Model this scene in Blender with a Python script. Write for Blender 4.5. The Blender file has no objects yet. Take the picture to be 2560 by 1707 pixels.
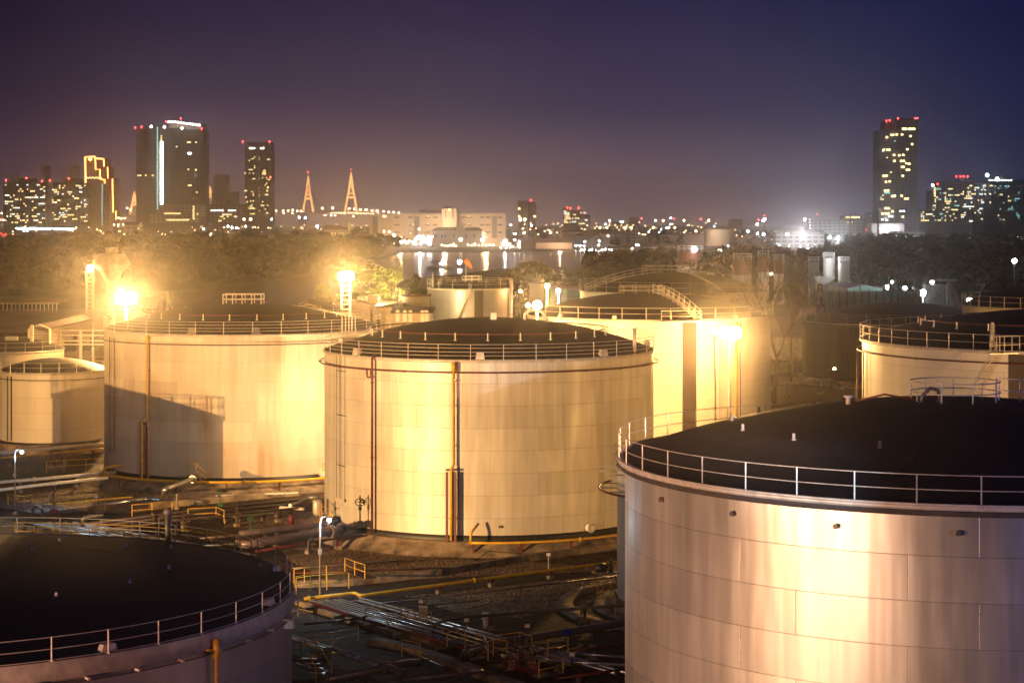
import bpy, math, random
import numpy as np
from mathutils import Vector, Matrix

# ------------------------------------------------------------------ scene, camera, sky, light
SC = bpy.context.scene
COL = SC.collection
PI = math.pi
F_PX, V_H, CAM_Z = 4946.0, 548.0, 25.8          # focal length and horizon row on the 2560 px wide photograph
GZ = -1.0                                         # yard level
WZ = -2.8                                         # river level

cam = bpy.data.cameras.new('camera'); cam_o = bpy.data.objects.new('camera', cam); COL.objects.link(cam_o)
cam_o.location = (0, 0, CAM_Z); cam_o.rotation_euler = (PI/2, 0, 0)
cam.sensor_width = 36.0; cam.lens = F_PX/2560*36; cam.shift_y = -(853.5-V_H)/2560
cam.clip_start = 0.5; cam.clip_end = 30000
cam.dof.use_dof = True; cam.dof.focus_distance = 115; cam.dof.aperture_fstop = 1.1
SC.camera = cam_o

SC.view_settings.view_transform = 'Standard'; SC.view_settings.look = 'None'
SC.view_settings.exposure = 0.0; SC.view_settings.gamma = 1.0
SC.view_settings.use_curve_mapping = False
SC.cycles.use_denoising = True; SC.cycles.denoising_input_passes = 'RGB_ALBEDO_NORMAL'
SC.cycles.max_bounces = 5; SC.cycles.diffuse_bounces = 2; SC.cycles.glossy_bounces = 3
SC.cycles.volume_bounces = 0; SC.cycles.transparent_max_bounces = 16
SC.cycles.sample_clamp_indirect = 1.5; SC.cycles.sample_clamp_direct = 0
SC.cycles.caustics_reflective = False; SC.cycles.caustics_refractive = False

def lin(r, g, b):
    f = lambda c: ((c/255+0.055)/1.055)**2.4 if c/255 > 0.04045 else c/255/12.92
    return (f(r), f(g), f(b), 1.0)

world = bpy.data.worlds.new('World'); SC.world = world; world.use_nodes = True; world.cycles.sampling_method = 'NONE'
def build_world():
    nt = world.node_tree; N = nt.nodes; L = nt.links
    N.clear()
    out = N.new('ShaderNodeOutputWorld'); bg = N.new('ShaderNodeBackground')
    tc = N.new('ShaderNodeTexCoord'); sx = N.new('ShaderNodeSeparateXYZ')
    L.new(tc.outputs['Generated'], sx.inputs[0])
    def m(op, a, b=None, c=None):
        n = N.new('ShaderNodeMath'); n.operation = op
        for i, q in enumerate((a, b, c)):
            if q is None: continue
            if isinstance(q, (int, float)): n.inputs[i].default_value = q
            else: L.new(q, n.inputs[i])
        return n.outputs[0]
    hyp = m('SQRT', m('ADD', m('MULTIPLY', sx.outputs[0], sx.outputs[0]), m('MULTIPLY', sx.outputs[1], sx.outputs[1])))
    az = m('ARCTAN2', sx.outputs[0], sx.outputs[1])           # 0 = straight ahead
    el = m('DIVIDE', sx.outputs[2], m('MAXIMUM', hyp, 0.001))
    azn = m('ADD', m('MULTIPLY', az, 1/1.2), 0.5)             # +-0.6 rad -> 0..1
    def ramp(stops, fac):
        r = N.new('ShaderNodeValToRGB'); r.color_ramp.interpolation = 'EASE'
        e = r.color_ramp.elements
        while len(e) > 1: e.remove(e[-1])
        e[0].position, e[0].color = stops[0]
        for p, c in stops[1:]:
            q = e.new(p); q.color = c
        L.new(fac, r.inputs[0]); return r.outputs[0]
    hor = ramp([(0.12, lin(26, 18, 50)), (0.30, lin(66, 46, 78)), (0.40, lin(116, 92, 108)), (0.47, lin(142, 118, 124)),
                (0.55, lin(128, 106, 120)), (0.62, lin(106, 96, 122)), (0.68, lin(48, 52, 92)), (0.74, lin(14, 27, 72)), (0.95, lin(8, 16, 48))], azn)
    midc = ramp([(0.12, lin(18, 12, 44)), (0.29, lin(28, 20, 56)), (0.38, lin(48, 41, 76)), (0.47, lin(58, 51, 82)),
                 (0.56, lin(54, 50, 84)), (0.63, lin(48, 49, 82)), (0.69, lin(24, 32, 72)), (0.75, lin(5, 19, 60)), (0.95, lin(4, 12, 44))], azn)
    topc = ramp([(0.12, lin(10, 9, 34)), (0.28, lin(14, 12, 42)), (0.38, lin(31, 27, 60)), (0.48, lin(38, 34, 66)),
                 (0.58, lin(33, 33, 70)), (0.66, lin(20, 26, 66)), (0.75, lin(3, 13, 50)), (0.95, lin(4, 10, 38))], azn)
    nz = N.new('ShaderNodeTexNoise'); nz.inputs['Scale'].default_value = 5.0; nz.inputs['Detail'].default_value = 3
    mp = N.new('ShaderNodeMapping'); mp.inputs['Scale'].default_value = (1, 1, 3.0)
    L.new(tc.outputs['Generated'], mp.inputs[0]); L.new(mp.outputs[0], nz.inputs['Vector'])
    eln = m('ADD', el, m('MULTIPLY', m('SUBTRACT', nz.outputs[0], 0.5), 0.03))
    def mix(f, a, b):
        n = N.new('ShaderNodeMix'); n.data_type = 'RGBA'; L.new(f, n.inputs[0]); L.new(a, n.inputs[6]); L.new(b, n.inputs[7]); return n.outputs[2]
    def sm(lo, hi, x):
        n = N.new('ShaderNodeMapRange'); n.interpolation_type = 'SMOOTHSTEP'
        n.inputs[1].default_value = lo; n.inputs[2].default_value = hi; L.new(x, n.inputs[0]); return n.outputs[0]
    c1 = mix(sm(0.0, 0.062, eln), hor, midc)
    c2 = mix(sm(0.045, 0.118, eln), c1, topc)
    dk = N.new('ShaderNodeRGB'); dk.outputs[0].default_value = (0.0040, 0.0048, 0.030, 1)
    c3 = mix(sm(0.12, 0.5, el), c2, dk.outputs[0])
    # physical night sky term: a sun far below the horizon adds a trace of blue
    sky = N.new('ShaderNodeTexSky'); sky.sky_type = 'NISHITA'; sky.sun_disc = False
    sky.sun_elevation = math.radians(-8); sky.sun_rotation = math.radians(80)
    bg2 = N.new('ShaderNodeBackground'); bg2.inputs[1].default_value = 0.05; L.new(sky.outputs[0], bg2.inputs[0])
    L.new(c3, bg.inputs[0]); bg.inputs[1].default_value = 1.0
    add = N.new('ShaderNodeAddShader'); L.new(bg.outputs[0], add.inputs[0]); L.new(bg2.outputs[0], add.inputs[1])
    L.new(add.outputs[0], out.inputs[0])
build_world()

WARM = (1.0, 0.52, 0.155); PINK = (1.0, 0.56, 0.34); COOL = (0.62, 0.86, 1.0)
def spot(loc, to, power, color, angle, size=0.35, blend=0.5, parent=None, kind='SPOT'):
    l = bpy.data.lights.new('flood_or_fill_beam', kind); l.energy = power; l.color = color; l.shadow_soft_size = size
    if kind == 'SPOT': l.spot_size = math.radians(angle); l.spot_blend = blend
    o = bpy.data.objects.new('flood_or_fill_beam', l); COL.objects.link(o)
    o.location = loc
    if kind == 'SPOT': o.rotation_euler = (Vector(to)-Vector(loc)).to_track_quat('-Z', 'Y').to_euler()
    if parent is not None:
        o.parent = parent; o.location = Vector(loc)-Vector(parent.location)
    return o
# unseen spots without fixtures: floodlights inferred outside the frame, and added fills
spot((-92, 66, 10.3), (-30, 180, 7), 1.15e6, WARM, 44, 0.14)
spot((-92, 67, 10.0), (-4, 160, 6), 3.2e5, (1, .64, .31), 36, 0.2)
spot((-30, 36, 8.5), (8, 80, 6), 6.8e4, PINK, 36, 0.5, 1.0)
spot((-66, 40, 11.0), (6, 84, 6), 2.4e5, (1, .56, .29), 26, 0.5, .8)
spot((-52, 24, 6.0), (-26, 82, 4), 1.3e5, (1, .42, .30), 50, 0.5)
spot((70, 78, 9.0), (4, 160, 9), 2.2e4, (1, .52, .12), 34, 0.6)  # weak fill for the right flank of the centre tank
spot((96, 96, 9.0), (46, 176, 8), 4.2e5, WARM, 50, 0.6)
spot((-14, 238, 10.0), (-7, 331, 9), 8.0e4, WARM, 30, 0.4)  # unseen fill added behind the centre tank to brighten the small tank
spot((54, 40, 15.0), (30, 80, 9), 3.2e4, (.30, .36, 1.0), 60, 1.0)
spot((-78, 98, 9.3), (-18, 114, 8.6), 2.6e4, WARM, 22, 0.2)  # added to light the far railing of the low tank
spot((-8, 58, 14), (6, 120, -1), 1.8e4, (1, .58, .34), 44, 0.3, 1.0)  # unseen fill added over the lower pipe yard
spot((20, 60, 21), (-34, 196, 6), 1.6e5, (1, .60, .34), 17, 1.0, .8)  # fill added to lighten the shadow on the rust-streaked tank
spot((-44, 58, 23), (12, 92, 15), 7e3, (.75, .38, .62), 40, 1.0, 1.0)  # added to graze the big right tank's dome with a purple sheen
spot((16, 30, 18.6), (5.0, 160, 13.6), 1.1e5, COOL, 8.5, 0.1, .6)

# ------------------------------------------------------------------ helpers
def G(u, v, z=GZ):
    Y = (CAM_Z-z)*F_PX/(v-V_H); return Vector(((u-1280)/F_PX*Y, Y, z))
def D(u, v, Y):
    return Vector(((u-1280)/F_PX*Y, Y, CAM_Z-(v-V_H)/F_PX*Y))

class MB:
    def __init__(s): s.v = []; s.f = []; s.m = []; s.sm = []; s.uv = {}
    def add(s, vs, fs, mi=0, smooth=False):
        o = len(s.v); s.v += [tuple(p) for p in vs]
        for f in fs: s.f.append(tuple(i+o for i in f)); s.m.append(mi); s.sm.append(smooth)
        return s
    def box(s, c, d, rz=0, mi=0, taper=1.0):
        x, y, z = d[0]/2, d[1]/2, d[2]/2; ca, sa = math.cos(rz), math.sin(rz); vs = []
        for k in (-1, 1):
            t = taper if k > 0 else 1
            for a, b in ((-1, -1), (1, -1), (1, 1), (-1, 1)):
                px, py = a*x*t, b*y*t; vs.append((c[0]+px*ca-py*sa, c[1]+px*sa+py*ca, c[2]+k*z))
        return s.add(vs, [(0, 3, 2, 1), (4, 5, 6, 7), (0, 1, 5, 4), (1, 2, 6, 5), (2, 3, 7, 6), (3, 0, 4, 7)], mi)
    def tube(s, pts, r, n=8, mi=0, closed=False, cap=True):
        pts = [Vector(p) for p in pts]; rs = r if isinstance(r, (list, tuple)) else [r]*len(pts); m = len(pts); vs = []
        prev = None
        for i, p in enumerate(pts):
            if closed: t = (pts[(i+1) % m]-pts[i-1])
            else: t = (pts[min(i+1, m-1)]-pts[max(i-1, 0)])
            t.normalize()
            up = Vector((0, 0, 1)) if abs(t.z) < 0.95 else Vector((1, 0, 0))
            if prev is not None:
                a = prev-t*prev.dot(t); a = a.normalized() if a.length > 1e-4 else t.cross(up).normalized()
            else: a = t.cross(up).normalized()
            prev = a; b = t.cross(a)
            for k in range(n):
                q = 2*PI*k/n; vs.append(p+(a*math.cos(q)+b*math.sin(q))*rs[i])
        fs = []
        for i in range(m if closed else m-1):
            j = (i+1) % m
            for k in range(n): fs.append((i*n+k, i*n+(k+1) % n, j*n+(k+1) % n, j*n+k))
        s.add(vs, fs, mi, True)
        if cap and not closed:
            o = len(s.v)-len(vs)
            s.f.append(tuple(o+k for k in range(n))[::-1]); s.m.append(mi); s.sm.append(False)
            s.f.append(tuple(o+(m-1)*n+k for k in range(n))); s.m.append(mi); s.sm.append(False)
        return s
    def lathe(s, c, prof, n=48, mi=0, smooth=True, a0=0, a1=2*PI):
        full = abs(a1-a0-2*PI) < 1e-6; cols = n if full else n+1; vs = []
        for (r, z) in prof:
            for k in range(cols):
                a = a0+(a1-a0)*k/n; vs.append((c[0]+r*math.cos(a), c[1]+r*math.sin(a), c[2]+z))
        fs = []
        for i in range(len(prof)-1):
            for k in range(n):
                k2 = (k+1) % cols; fs.append((i*cols+k, i*cols+k2, (i+1)*cols+k2, (i+1)*cols+k))
        return s.add(vs, fs, mi, smooth)
    def prism(s, poly, z0, z1, mi=0):
        n = len(poly); vs = [(p[0], p[1], z0) for p in poly]+[(p[0], p[1], z1) for p in poly]
        return s.add(vs, [tuple(range(n))[::-1], tuple(range(n, 2*n))]+[(i, (i+1) % n, (i+1) % n+n, i+n) for i in range(n)], mi)
    def ball(s, c, r, n=10, mi=0, sz=1.0):
        prof = [(max(r*math.sin(PI*i/(n//2+1)), 1e-3), -r*sz*math.cos(PI*i/(n//2+1))) for i in range(n//2+2)]
        return s.lathe(c, prof, n, mi)
    def build(s, name, mat, parent=None, loc=None, world_pts=True):
        me = bpy.data.meshes.new(name)
        if parent is not None and world_pts:
            o = ORIG.get(parent.name, Vector((0, 0, 0)))
        else: o = Vector(loc) if loc is not None else Vector((0, 0, 0))
        me.from_pydata([(p[0]-o[0], p[1]-o[1], p[2]-o[2]) for p in s.v], [], s.f)
        for mm in (mat if isinstance(mat, (list, tuple)) else [mat]): me.materials.append(mm)
        me.polygons.foreach_set('material_index', s.m); me.polygons.foreach_set('use_smooth', s.sm)
        if s.uv:
            ul = me.uv_layers.new(name='UVMap')
            for li, lp in enumerate(me.loops):
                ul.data[li].uv = s.uv.get(lp.vertex_index, (0, 0))
        me.update()
        ob = bpy.data.objects.new(name, me); COL.objects.link(ob)
        if parent is not None: ob.parent = parent; ORIG[ob.name] = o
        elif loc is not None: ob.location = o; ORIG[ob.name] = o
        return ob
ORIG = {}
def tag(o, label, cat, group=None, kind=None):
    if label: o['label'] = label
    if cat: o['category'] = cat
    if group: o['group'] = group
    if kind: o['kind'] = kind
    return o
def thing(name, loc, label, cat, group=None):
    o = bpy.data.objects.new(name, None); COL.objects.link(o); o.location = loc; o.empty_display_size = 0.5
    ORIG[o.name] = Vector(loc); return tag(o, label, cat, group)
def struct(name, mb, mat):
    o = mb.build(name, mat); o['kind'] = 'structure'; return o
def dup(o, parent=None, loc=None):
    c = o.copy(); COL.objects.link(c)
    if parent is not None: c.parent = parent
    if loc is not None: c.location = loc
    return c
def copy_tree(o, loc, label, rz=None, parent=None):
    c = o.copy(); COL.objects.link(c)
    if parent is None:
        c.location = loc; c['label'] = label
        if rz is not None: c.rotation_euler = (0, 0, rz)
    else: c.parent = parent
    for ch in list(o.children): copy_tree(ch, None, None, None, c)
    return c

# ------------------------------------------------------------------ materials
def mat(name, col, rough=0.6, metal=0.0, noise=0.0, nscale=3.0, emit=None, estr=0.0, bump=0.0, spec=0.5):
    m = bpy.data.materials.new(name); m.use_nodes = True; nt = m.node_tree; b = nt.nodes['Principled BSDF']
    c = (*col[:3], 1)
    b.inputs['Base Color'].default_value = c; b.inputs['Roughness'].default_value = rough; b.inputs['Metallic'].default_value = metal
    b.inputs['Specular IOR Level'].default_value = spec
    if emit:
        b.inputs['Emission Color'].default_value = (*emit[:3], 1); b.inputs['Emission Strength'].default_value = estr
        m.cycles.emission_sampling = 'NONE'
    if noise:
        tc = nt.nodes.new('ShaderNodeTexCoord'); n = nt.nodes.new('ShaderNodeTexNoise'); n.inputs['Scale'].default_value = nscale; n.inputs['Detail'].default_value = 5
        nt.links.new(tc.outputs['Object'], n.inputs['Vector'])
        r = nt.nodes.new('ShaderNodeValToRGB'); r.color_ramp.elements[0].position = 0.3; r.color_ramp.elements[1].position = 0.7
        r.color_ramp.elements[0].color = tuple(x*(1-noise) for x in c[:3])+(1,); r.color_ramp.elements[1].color = tuple(min(1, x*(1+noise*0.6)) for x in c[:3])+(1,)
        nt.links.new(n.outputs[0], r.inputs[0]); nt.links.new(r.outputs[0], b.inputs['Base Color'])
        if bump:
            bp = nt.nodes.new('ShaderNodeBump'); bp.inputs['Strength'].default_value = bump; bp.inputs['Distance'].default_value = 0.1
            nt.links.new(n.outputs[0], bp.inputs['Height']); nt.links.new(bp.outputs[0], b.inputs['Normal'])
    return m

def shell_mat(name, base, metal=0.0, rough=0.45, var=0.12, bw=6.0, bh=1.8, streak=0.2, stain=0.0, dent=0.3, staincol=(.22, .14, .08), seam=0.55, off=0.37):
    m = bpy.data.materials.new(name); m.use_nodes = True; nt = m.node_tree; N = nt.nodes; L = nt.links; b = N['Principled BSDF']
    b.inputs['Metallic'].default_value = metal; b.inputs['Roughness'].default_value = rough
    uv = N.new('ShaderNodeUVMap')
    br = N.new('ShaderNodeTexBrick'); L.new(uv.outputs[0], br.inputs['Vector'])
    br.offset = off; br.inputs['Scale'].default_value = 1.0; br.inputs['Brick Width'].default_value = bw; br.inputs['Row Height'].default_value = bh
    br.inputs['Mortar Size'].default_value = 0.018; br.inputs['Mortar Smooth'].default_value = 0.5; br.inputs['Bias'].default_value = 0.0
    c = Vector(base)
    br.inputs['Color1'].default_value = (*(c*(1-var)), 1); br.inputs['Color2'].default_value = (*(c*(1+var*0.6)), 1)
    br.inputs['Mortar'].default_value = (*(c*seam), 1)
    def noise(sx, sy, det=4, rg=0.55):
        mp = N.new('ShaderNodeMapping'); mp.inputs['Scale'].default_value = (sx, sy, 1); L.new(uv.outputs[0], mp.inputs[0])
        n = N.new('ShaderNodeTexNoise'); n.inputs['Scale'].default_value = 1; n.inputs['Detail'].default_value = det; n.inputs['Roughness'].default_value = rg
        L.new(mp.outputs[0], n.inputs['Vector']); return n.outputs[0]
    s1 = noise(1.1, 0.05, 5, 0.65); s2 = noise(0.28, 0.10, 3)
    def mixc(f, a, bb, blend='MIX'):
        n = N.new('ShaderNodeMix'); n.data_type = 'RGBA'; n.blend_type = blend
        for i, q in ((0, f), (6, a), (7, bb)):
            if isinstance(q, (int, float)): n.inputs[i].default_value = q
            elif isinstance(q, tuple): n.inputs[i].default_value = q
            else: L.new(q, n.inputs[i])
        return n.outputs[2]
    def mr(x, lo, hi, a, bb):
        n = N.new('ShaderNodeMapRange'); n.inputs[1].default_value = lo; n.inputs[2].default_value = hi; n.inputs[3].default_value = a; n.inputs[4].default_value = bb
        L.new(x, n.inputs[0]); return n.outputs[0]
    g = mr(s1, 0.3, 0.7, 1-streak, 1+streak*0.4)
    cc = N.new('ShaderNodeCombineColor'); [L.new(g, cc.inputs[i]) for i in range(3)]
    col = mixc(1.0, br.outputs['Color'], cc.outputs[0], 'MULTIPLY')
    if stain:
        st = noise(0.55, 0.035, 3); blot = noise(0.08, 0.12, 2)
        mm = N.new('ShaderNodeMath'); mm.operation = 'MULTIPLY'; L.new(mr(st, 0.44, 0.62, 0, 1), mm.inputs[0]); L.new(mr(blot, 0.42, 0.58, 0, stain), mm.inputs[1])
        col = mixc(mm.outputs[0], col, (*staincol, 1))
    L.new(col, b.inputs['Base Color'])
    L.new(mr(s2, 0.3, 0.7, rough-0.07, rough+0.12), b.inputs['Roughness'])
    # plates are slightly dished between their seams
    h1 = noise(0.30, 0.045, 3); ad = N.new('ShaderNodeMath'); ad.operation = 'MULTIPLY_ADD'
    L.new(br.outputs['Fac'], ad.inputs[0]); ad.inputs[1].default_value = -0.05; L.new(h1, ad.inputs[2])
    bp = N.new('ShaderNodeBump'); bp.inputs['Strength'].default_value = dent; bp.inputs['Distance'].default_value = 0.25
    L.new(ad.outputs[0], bp.inputs['Height']); L.new(bp.outputs[0], b.inputs['Normal'])
    return m

M = {}
M['shell_cream'] = shell_mat('cream tank paint', (.62, .58, .52), 0.25, 0.44, .12, 6.2, 1.8, .30, 0.35, .45, seam=.6)
M['shell_stained'] = shell_mat('stained cream tank paint', (.60, .54, .46), 0.0, 0.5, .16, 7.5, 1.95, .22, 0.65, .2, (.28, .16, .08), seam=.72)
M['shell_alu'] = shell_mat('satin aluminium tank paint', (.64, .60, .56), 0.8, 0.38, .14, 7.4, 1.8, .27, 0.15, .42, seam=.55)
M['shell_grey'] = shell_mat('grey tank paint', (.34, .31, .32), 0.45, 0.42, .08, 6.4, 1.8, .2, 0.2, .25)
M['shell_plain'] = shell_mat('pale tank paint', (.62, .58, .52), 0.0, 0.45, .04, 6.5, 1.8, .1, 0.1, .2)
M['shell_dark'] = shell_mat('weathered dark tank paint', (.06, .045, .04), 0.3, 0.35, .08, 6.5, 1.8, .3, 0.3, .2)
M['shell_red'] = shell_mat('rust red tank paint', (.24, .085, .055), 0.0, 0.6, .08, 3, 1.5, .3, 0.3, .1)
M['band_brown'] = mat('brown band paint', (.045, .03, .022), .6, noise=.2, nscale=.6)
def roof_mat():
    m = mat('dark tank roof plates', (.014, .014, .024), .6, noise=.35, nscale=.5, spec=.25)
    nt = m.node_tree; N = nt.nodes; L = nt.links; b = N['Principled BSDF']
    uv = N.new('ShaderNodeUVMap'); br = N.new('ShaderNodeTexBrick'); L.new(uv.outputs[0], br.inputs['Vector'])
    br.inputs['Scale'].default_value = 1; br.inputs['Brick Width'].default_value = 6; br.inputs['Row Height'].default_value = 1.7; br.inputs['Mortar Size'].default_value = .03
    br.inputs['Color1'].default_value = (.8, .8, .8, 1); br.inputs['Color2'].default_value = (1.2, 1.15, 1.1, 1); br.inputs['Mortar'].default_value = (.25, .25, .25, 1)
    mx = N.new('ShaderNodeMix'); mx.data_type = 'RGBA'; mx.blend_type = 'MULTIPLY'; mx.inputs[0].default_value = 1
    src = b.inputs['Base Color'].links[0].from_socket; L.new(src, mx.inputs[6]); L.new(br.outputs[0], mx.inputs[7]); L.new(mx.outputs[2], b.inputs['Base Color'])
    bp = N.new('ShaderNodeBump'); bp.invert = True; bp.inputs['Strength'].default_value = .5; bp.inputs['Distance'].default_value = .05
    L.new(br.outputs['Fac'], bp.inputs['Height']); L.new(bp.outputs[0], b.inputs['Normal'])
    return m
M['roof'] = roof_mat()
M['black'] = mat('black coating', (.012, .012, .014), .5)
M['rail'] = mat('weathered galvanised rail', (.55, .50, .46), .45, .3, noise=.25, nscale=2)
M['white'] = mat('white paint', (.72, .68, .62), .5, noise=.15, nscale=2)
M['yellow'] = mat('yellow pipe paint', (.62, .36, .03), .42, noise=.22, nscale=1.5)
M['red'] = mat('red pipe paint', (.11, .014, .016), .45, noise=.25, nscale=1.5)
M['steel'] = mat('bare steel pipe', (.55, .56, .56), .3, .8, noise=.25, nscale=1.2)
M['pipe_grey'] = mat('grey pipe paint', (.13, .10, .115), .38, .25, noise=.3, nscale=.9)
M['pipe_dark'] = mat('dark pipe coating', (.09, .075, .08), .4, .2, noise=.3, nscale=.9)
M['grating'] = mat('rusty grating', (.07, .05, .04), .95, noise=.4, nscale=4, spec=.1)
M['blue'] = mat('blue pipe band', (.03, .05, .30), .45)
M['green'] = mat('green valve paint', (.02, .10, .05), .5)
M['concrete'] = mat('weathered concrete', (.22, .165, .12), .85, noise=.75, nscale=.9, bump=.6)
M['concrete_pale'] = mat('pale concrete', (.42, .38, .32), .85, noise=.3, nscale=1.1, bump=.3)
M['sheet'] = mat('corrugated sheet', (.36, .31, .27), .55, .2, noise=.2, nscale=.8)
M['brown_sheet'] = mat('brown roof sheet', (.16, .10, .08), .7, noise=.3, nscale=.3)
M['bark'] = mat('bark', (.10, .07, .05), .9, noise=.3, nscale=3)
M['wood_far'] = mat('far foliage', (.013, .014, .008), .95, spec=.1)
M['orange_cloth'] = mat('orange windsock cloth', (.75, .18, .05), .7)
def leaf_mat(name, c):
    m = mat(name, c, .6, noise=.5, nscale=.6)
    m.node_tree.nodes['Principled BSDF'].inputs['Subsurface Weight'].default_value = 0.0
    return m
M['leaf'] = leaf_mat('green leaves', (.085, .11, .02)); M['leaf_dark'] = leaf_mat('dark green leaves', (.04, .055, .02)); M['leaf_olive'] = leaf_mat('olive leaves', (.09, .09, .03))
def E(name, c, s): return mat(name, (.05, .05, .05), .5, emit=c, estr=s)
M['e_sodium'] = E('sodium lamp glass', (1, .62, .22), 60)
M['e_sodium_big'] = E('sodium flood glass', (1, .72, .34), 160)
M['e_white'] = E('white lamp glass', (.95, .97, 1.0), 45)
M['e_cool'] = E('cool lamp glass', (.55, .85, 1.0), 40)
M['e_warm'] = E('warm lamp glass', (1, .66, .36), 34)
M['e_teal'] = E('teal lamp glass', (.4, 1.0, .85), 8)
M['e_red'] = E('red beacon glass', (1, .06, .05), 18)
M['e_win_y'] = E('yellow lit window', (1, .72, .30), 5.0)
M['e_win_w'] = E('white lit window', (.85, .95, .9), 5.0)
M['e_win_t'] = E('teal lit window', (.35, .85, .78), 2.8)
M['e_neon'] = E('orange neon tube', (1, .32, .08), 12)
M['e_strip'] = E('white facade strip', (1, .95, .85), 10)
M['e_pylon'] = E('floodlit pylon lamp', (1, .6, .2), 5)

# ------------------------------------------------------------------ ground, water, far land
def ground_mat(name, a, b_, scale, bumpd=.12, big=.05):
    m = bpy.data.materials.new(name); m.use_nodes = True; nt = m.node_tree; N = nt.nodes; L = nt.links; b = N['Principled BSDF']
    b.inputs['Roughness'].default_value = .9; b.inputs['Specular IOR Level'].default_value = .2
    tc = N.new('ShaderNodeTexCoord'); vo = N.new('ShaderNodeTexVoronoi'); vo.inputs['Scale'].default_value = scale; L.new(tc.outputs['Object'], vo.inputs['Vector'])
    n = N.new('ShaderNodeTexNoise'); n.inputs['Scale'].default_value = big; n.inputs['Detail'].default_value = 7; n.inputs['Roughness'].default_value = .65; L.new(tc.outputs['Object'], n.inputs['Vector'])
    r = N.new('ShaderNodeValToRGB'); r.color_ramp.elements[0].position = .38; r.color_ramp.elements[1].position = .62
    r.color_ramp.elements[0].color = (*a, 1); r.color_ramp.elements[1].color = (*b_, 1); L.new(n.outputs[0], r.inputs[0])
    r2 = N.new('ShaderNodeValToRGB'); r2.color_ramp.elements[0].color = (.2, .2, .2, 1); r2.color_ramp.elements[1].color = (1.7, 1.6, 1.5, 1)
    L.new(vo.outputs['Color'], r2.inputs[0])
    mx = N.new('ShaderNodeMix'); mx.data_type = 'RGBA'; mx.blend_type = 'MULTIPLY'; mx.inputs[0].default_value = .85
    L.new(r.outputs[0], mx.inputs[6]); L.new(r2.outputs[0], mx.inputs[7]); L.new(mx.outputs[2], b.inputs['Base Color'])
    bp = N.new('ShaderNodeBump'); bp.inputs['Strength'].default_value = .9; bp.inputs['Distance'].default_value = bumpd
    L.new(vo.outputs['Distance'], bp.inputs['Height']); L.new(bp.outputs[0], b.inputs['Normal'])
    return m
M['ground'] = ground_mat('yard earth', (.012, .009, .008), (.07, .045, .03), 2.2, .06, .09)
M['gravel'] = ground_mat('yard gravel', (.12, .085, .055), (.27, .20, .135), 3.6, .2, .15)
M['asphalt'] = ground_mat('asphalt', (.03, .028, .03), (.06, .05, .05), 6, .01, .3)
M['far_land'] = ground_mat('far land', (.02, .02, .018), (.05, .045, .04), .3, .02, .01)
def water_mat():
    m = mat('river water', (.008, .008, .012), .2); nt = m.node_tree; N = nt.nodes; L = nt.links; b = N['Principled BSDF']
    tc = N.new('ShaderNodeTexCoord'); mp = N.new('ShaderNodeMapping'); mp.inputs['Scale'].default_value = (.25, .6, 1); L.new(tc.outputs['Object'], mp.inputs[0])
    n = N.new('ShaderNodeTexNoise'); n.inputs['Scale'].default_value = .4; n.inputs['Detail'].default_value = 4; L.new(mp.outputs[0], n.inputs['Vector'])
    bp = N.new('ShaderNodeBump'); bp.inputs['Strength'].default_value = .35; bp.inputs['Distance'].default_value = .5
    L.new(n.outputs[0], bp.inputs['Height']); L.new(bp.outputs[0], b.inputs['Normal']); return m
M['water'] = water_mat()
def sheet(name, poly, z, m, th=None):
    mb = MB(); 
    if th is None: mb.add([(p[0], p[1], z) for p in poly], [tuple(range(len(poly)))])
    else: mb.prism(poly, z-th, z)
    return struct(name, mb, m)
near_bank = [G(u, v, GZ) for u, v in ((-700, 800), (0, 778), (350, 772), (760, 758), (1000, 700), (1250, 672), (1560, 660), (1700, 640), (1850, 600), (2700, 585), (3600, 585))]
sheet('ground', [(-1500, -250), (2600, -250)]+[(p.x, p.y) for p in near_bank[::-1]]+[(-1500, 520)], GZ, M['ground'], 4)
sheet('river', [(-7300, 300), (7300, 300), (7300, 8900), (-7300, 8900)], WZ, M['water'])
far_bank = [G(u, v, WZ+1.2) for u, v in ((-1400, 627), (900, 627), (1300, 627), (1600, 618), (1800, 600), (2000, 594), (4200, 594))]
sheet('far_bank', [(p.x, p.y) for p in far_bank]+[(7300, 8900), (-7300, 8900)], WZ+1.2, M['far_land'], 3)
pen = [G(u, v, WZ+1.0) for u, v in ((-900, 760), (0, 742), (300, 730), (480, 722), (700, 697), (860, 668), (960, 642), (1000, 630), (930, 622), (600, 618), (0, 612), (-900, 612))]
sheet('peninsula', [(p.x, p.y) for p in pen], WZ+1.0, M['far_land'], 3)
def poly_px(pts, z=GZ): return [(G(u, v, z).x, G(u, v, z).y) for u, v in pts]
sheet('gravel_bed', poly_px([(700, 1368), (900, 1370), (1541, 1420), (1541, 1425), (1200, 1440), (960, 1452), (820, 1448), (720, 1400)]), GZ+.012, M['gravel'])
sheet('gravel_bed', poly_px([(0, 1222), (330, 1226), (700, 1228), (700, 1240), (430, 1268), (330, 1283), (150, 1280), (40, 1268)]), GZ+.012, M['gravel'])
sheet('gravel_bed', poly_px([(1010, 1490), (1250, 1465), (1541, 1425), (1541, 1500), (1415, 1515), (1300, 1545), (1150, 1535)]), GZ+.012, M['gravel'])
sheet('gravel_bed', poly_px([(560, 1290), (700, 1275), (790, 1280), (800, 1300), (700, 1320), (560, 1318)]), GZ+.012, M['gravel'])
sheet('road', poly_px([(735, 1470), (1000, 1468), (1541, 1428), (1541, 1434), (1000, 1490), (735, 1500)]), GZ+.02, M['asphalt'])
sheet('road', poly_px([(1917, 960), (2160, 975), (2160, 1010), (1917, 1000)]), GZ+.02, M['asphalt'])

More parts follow.
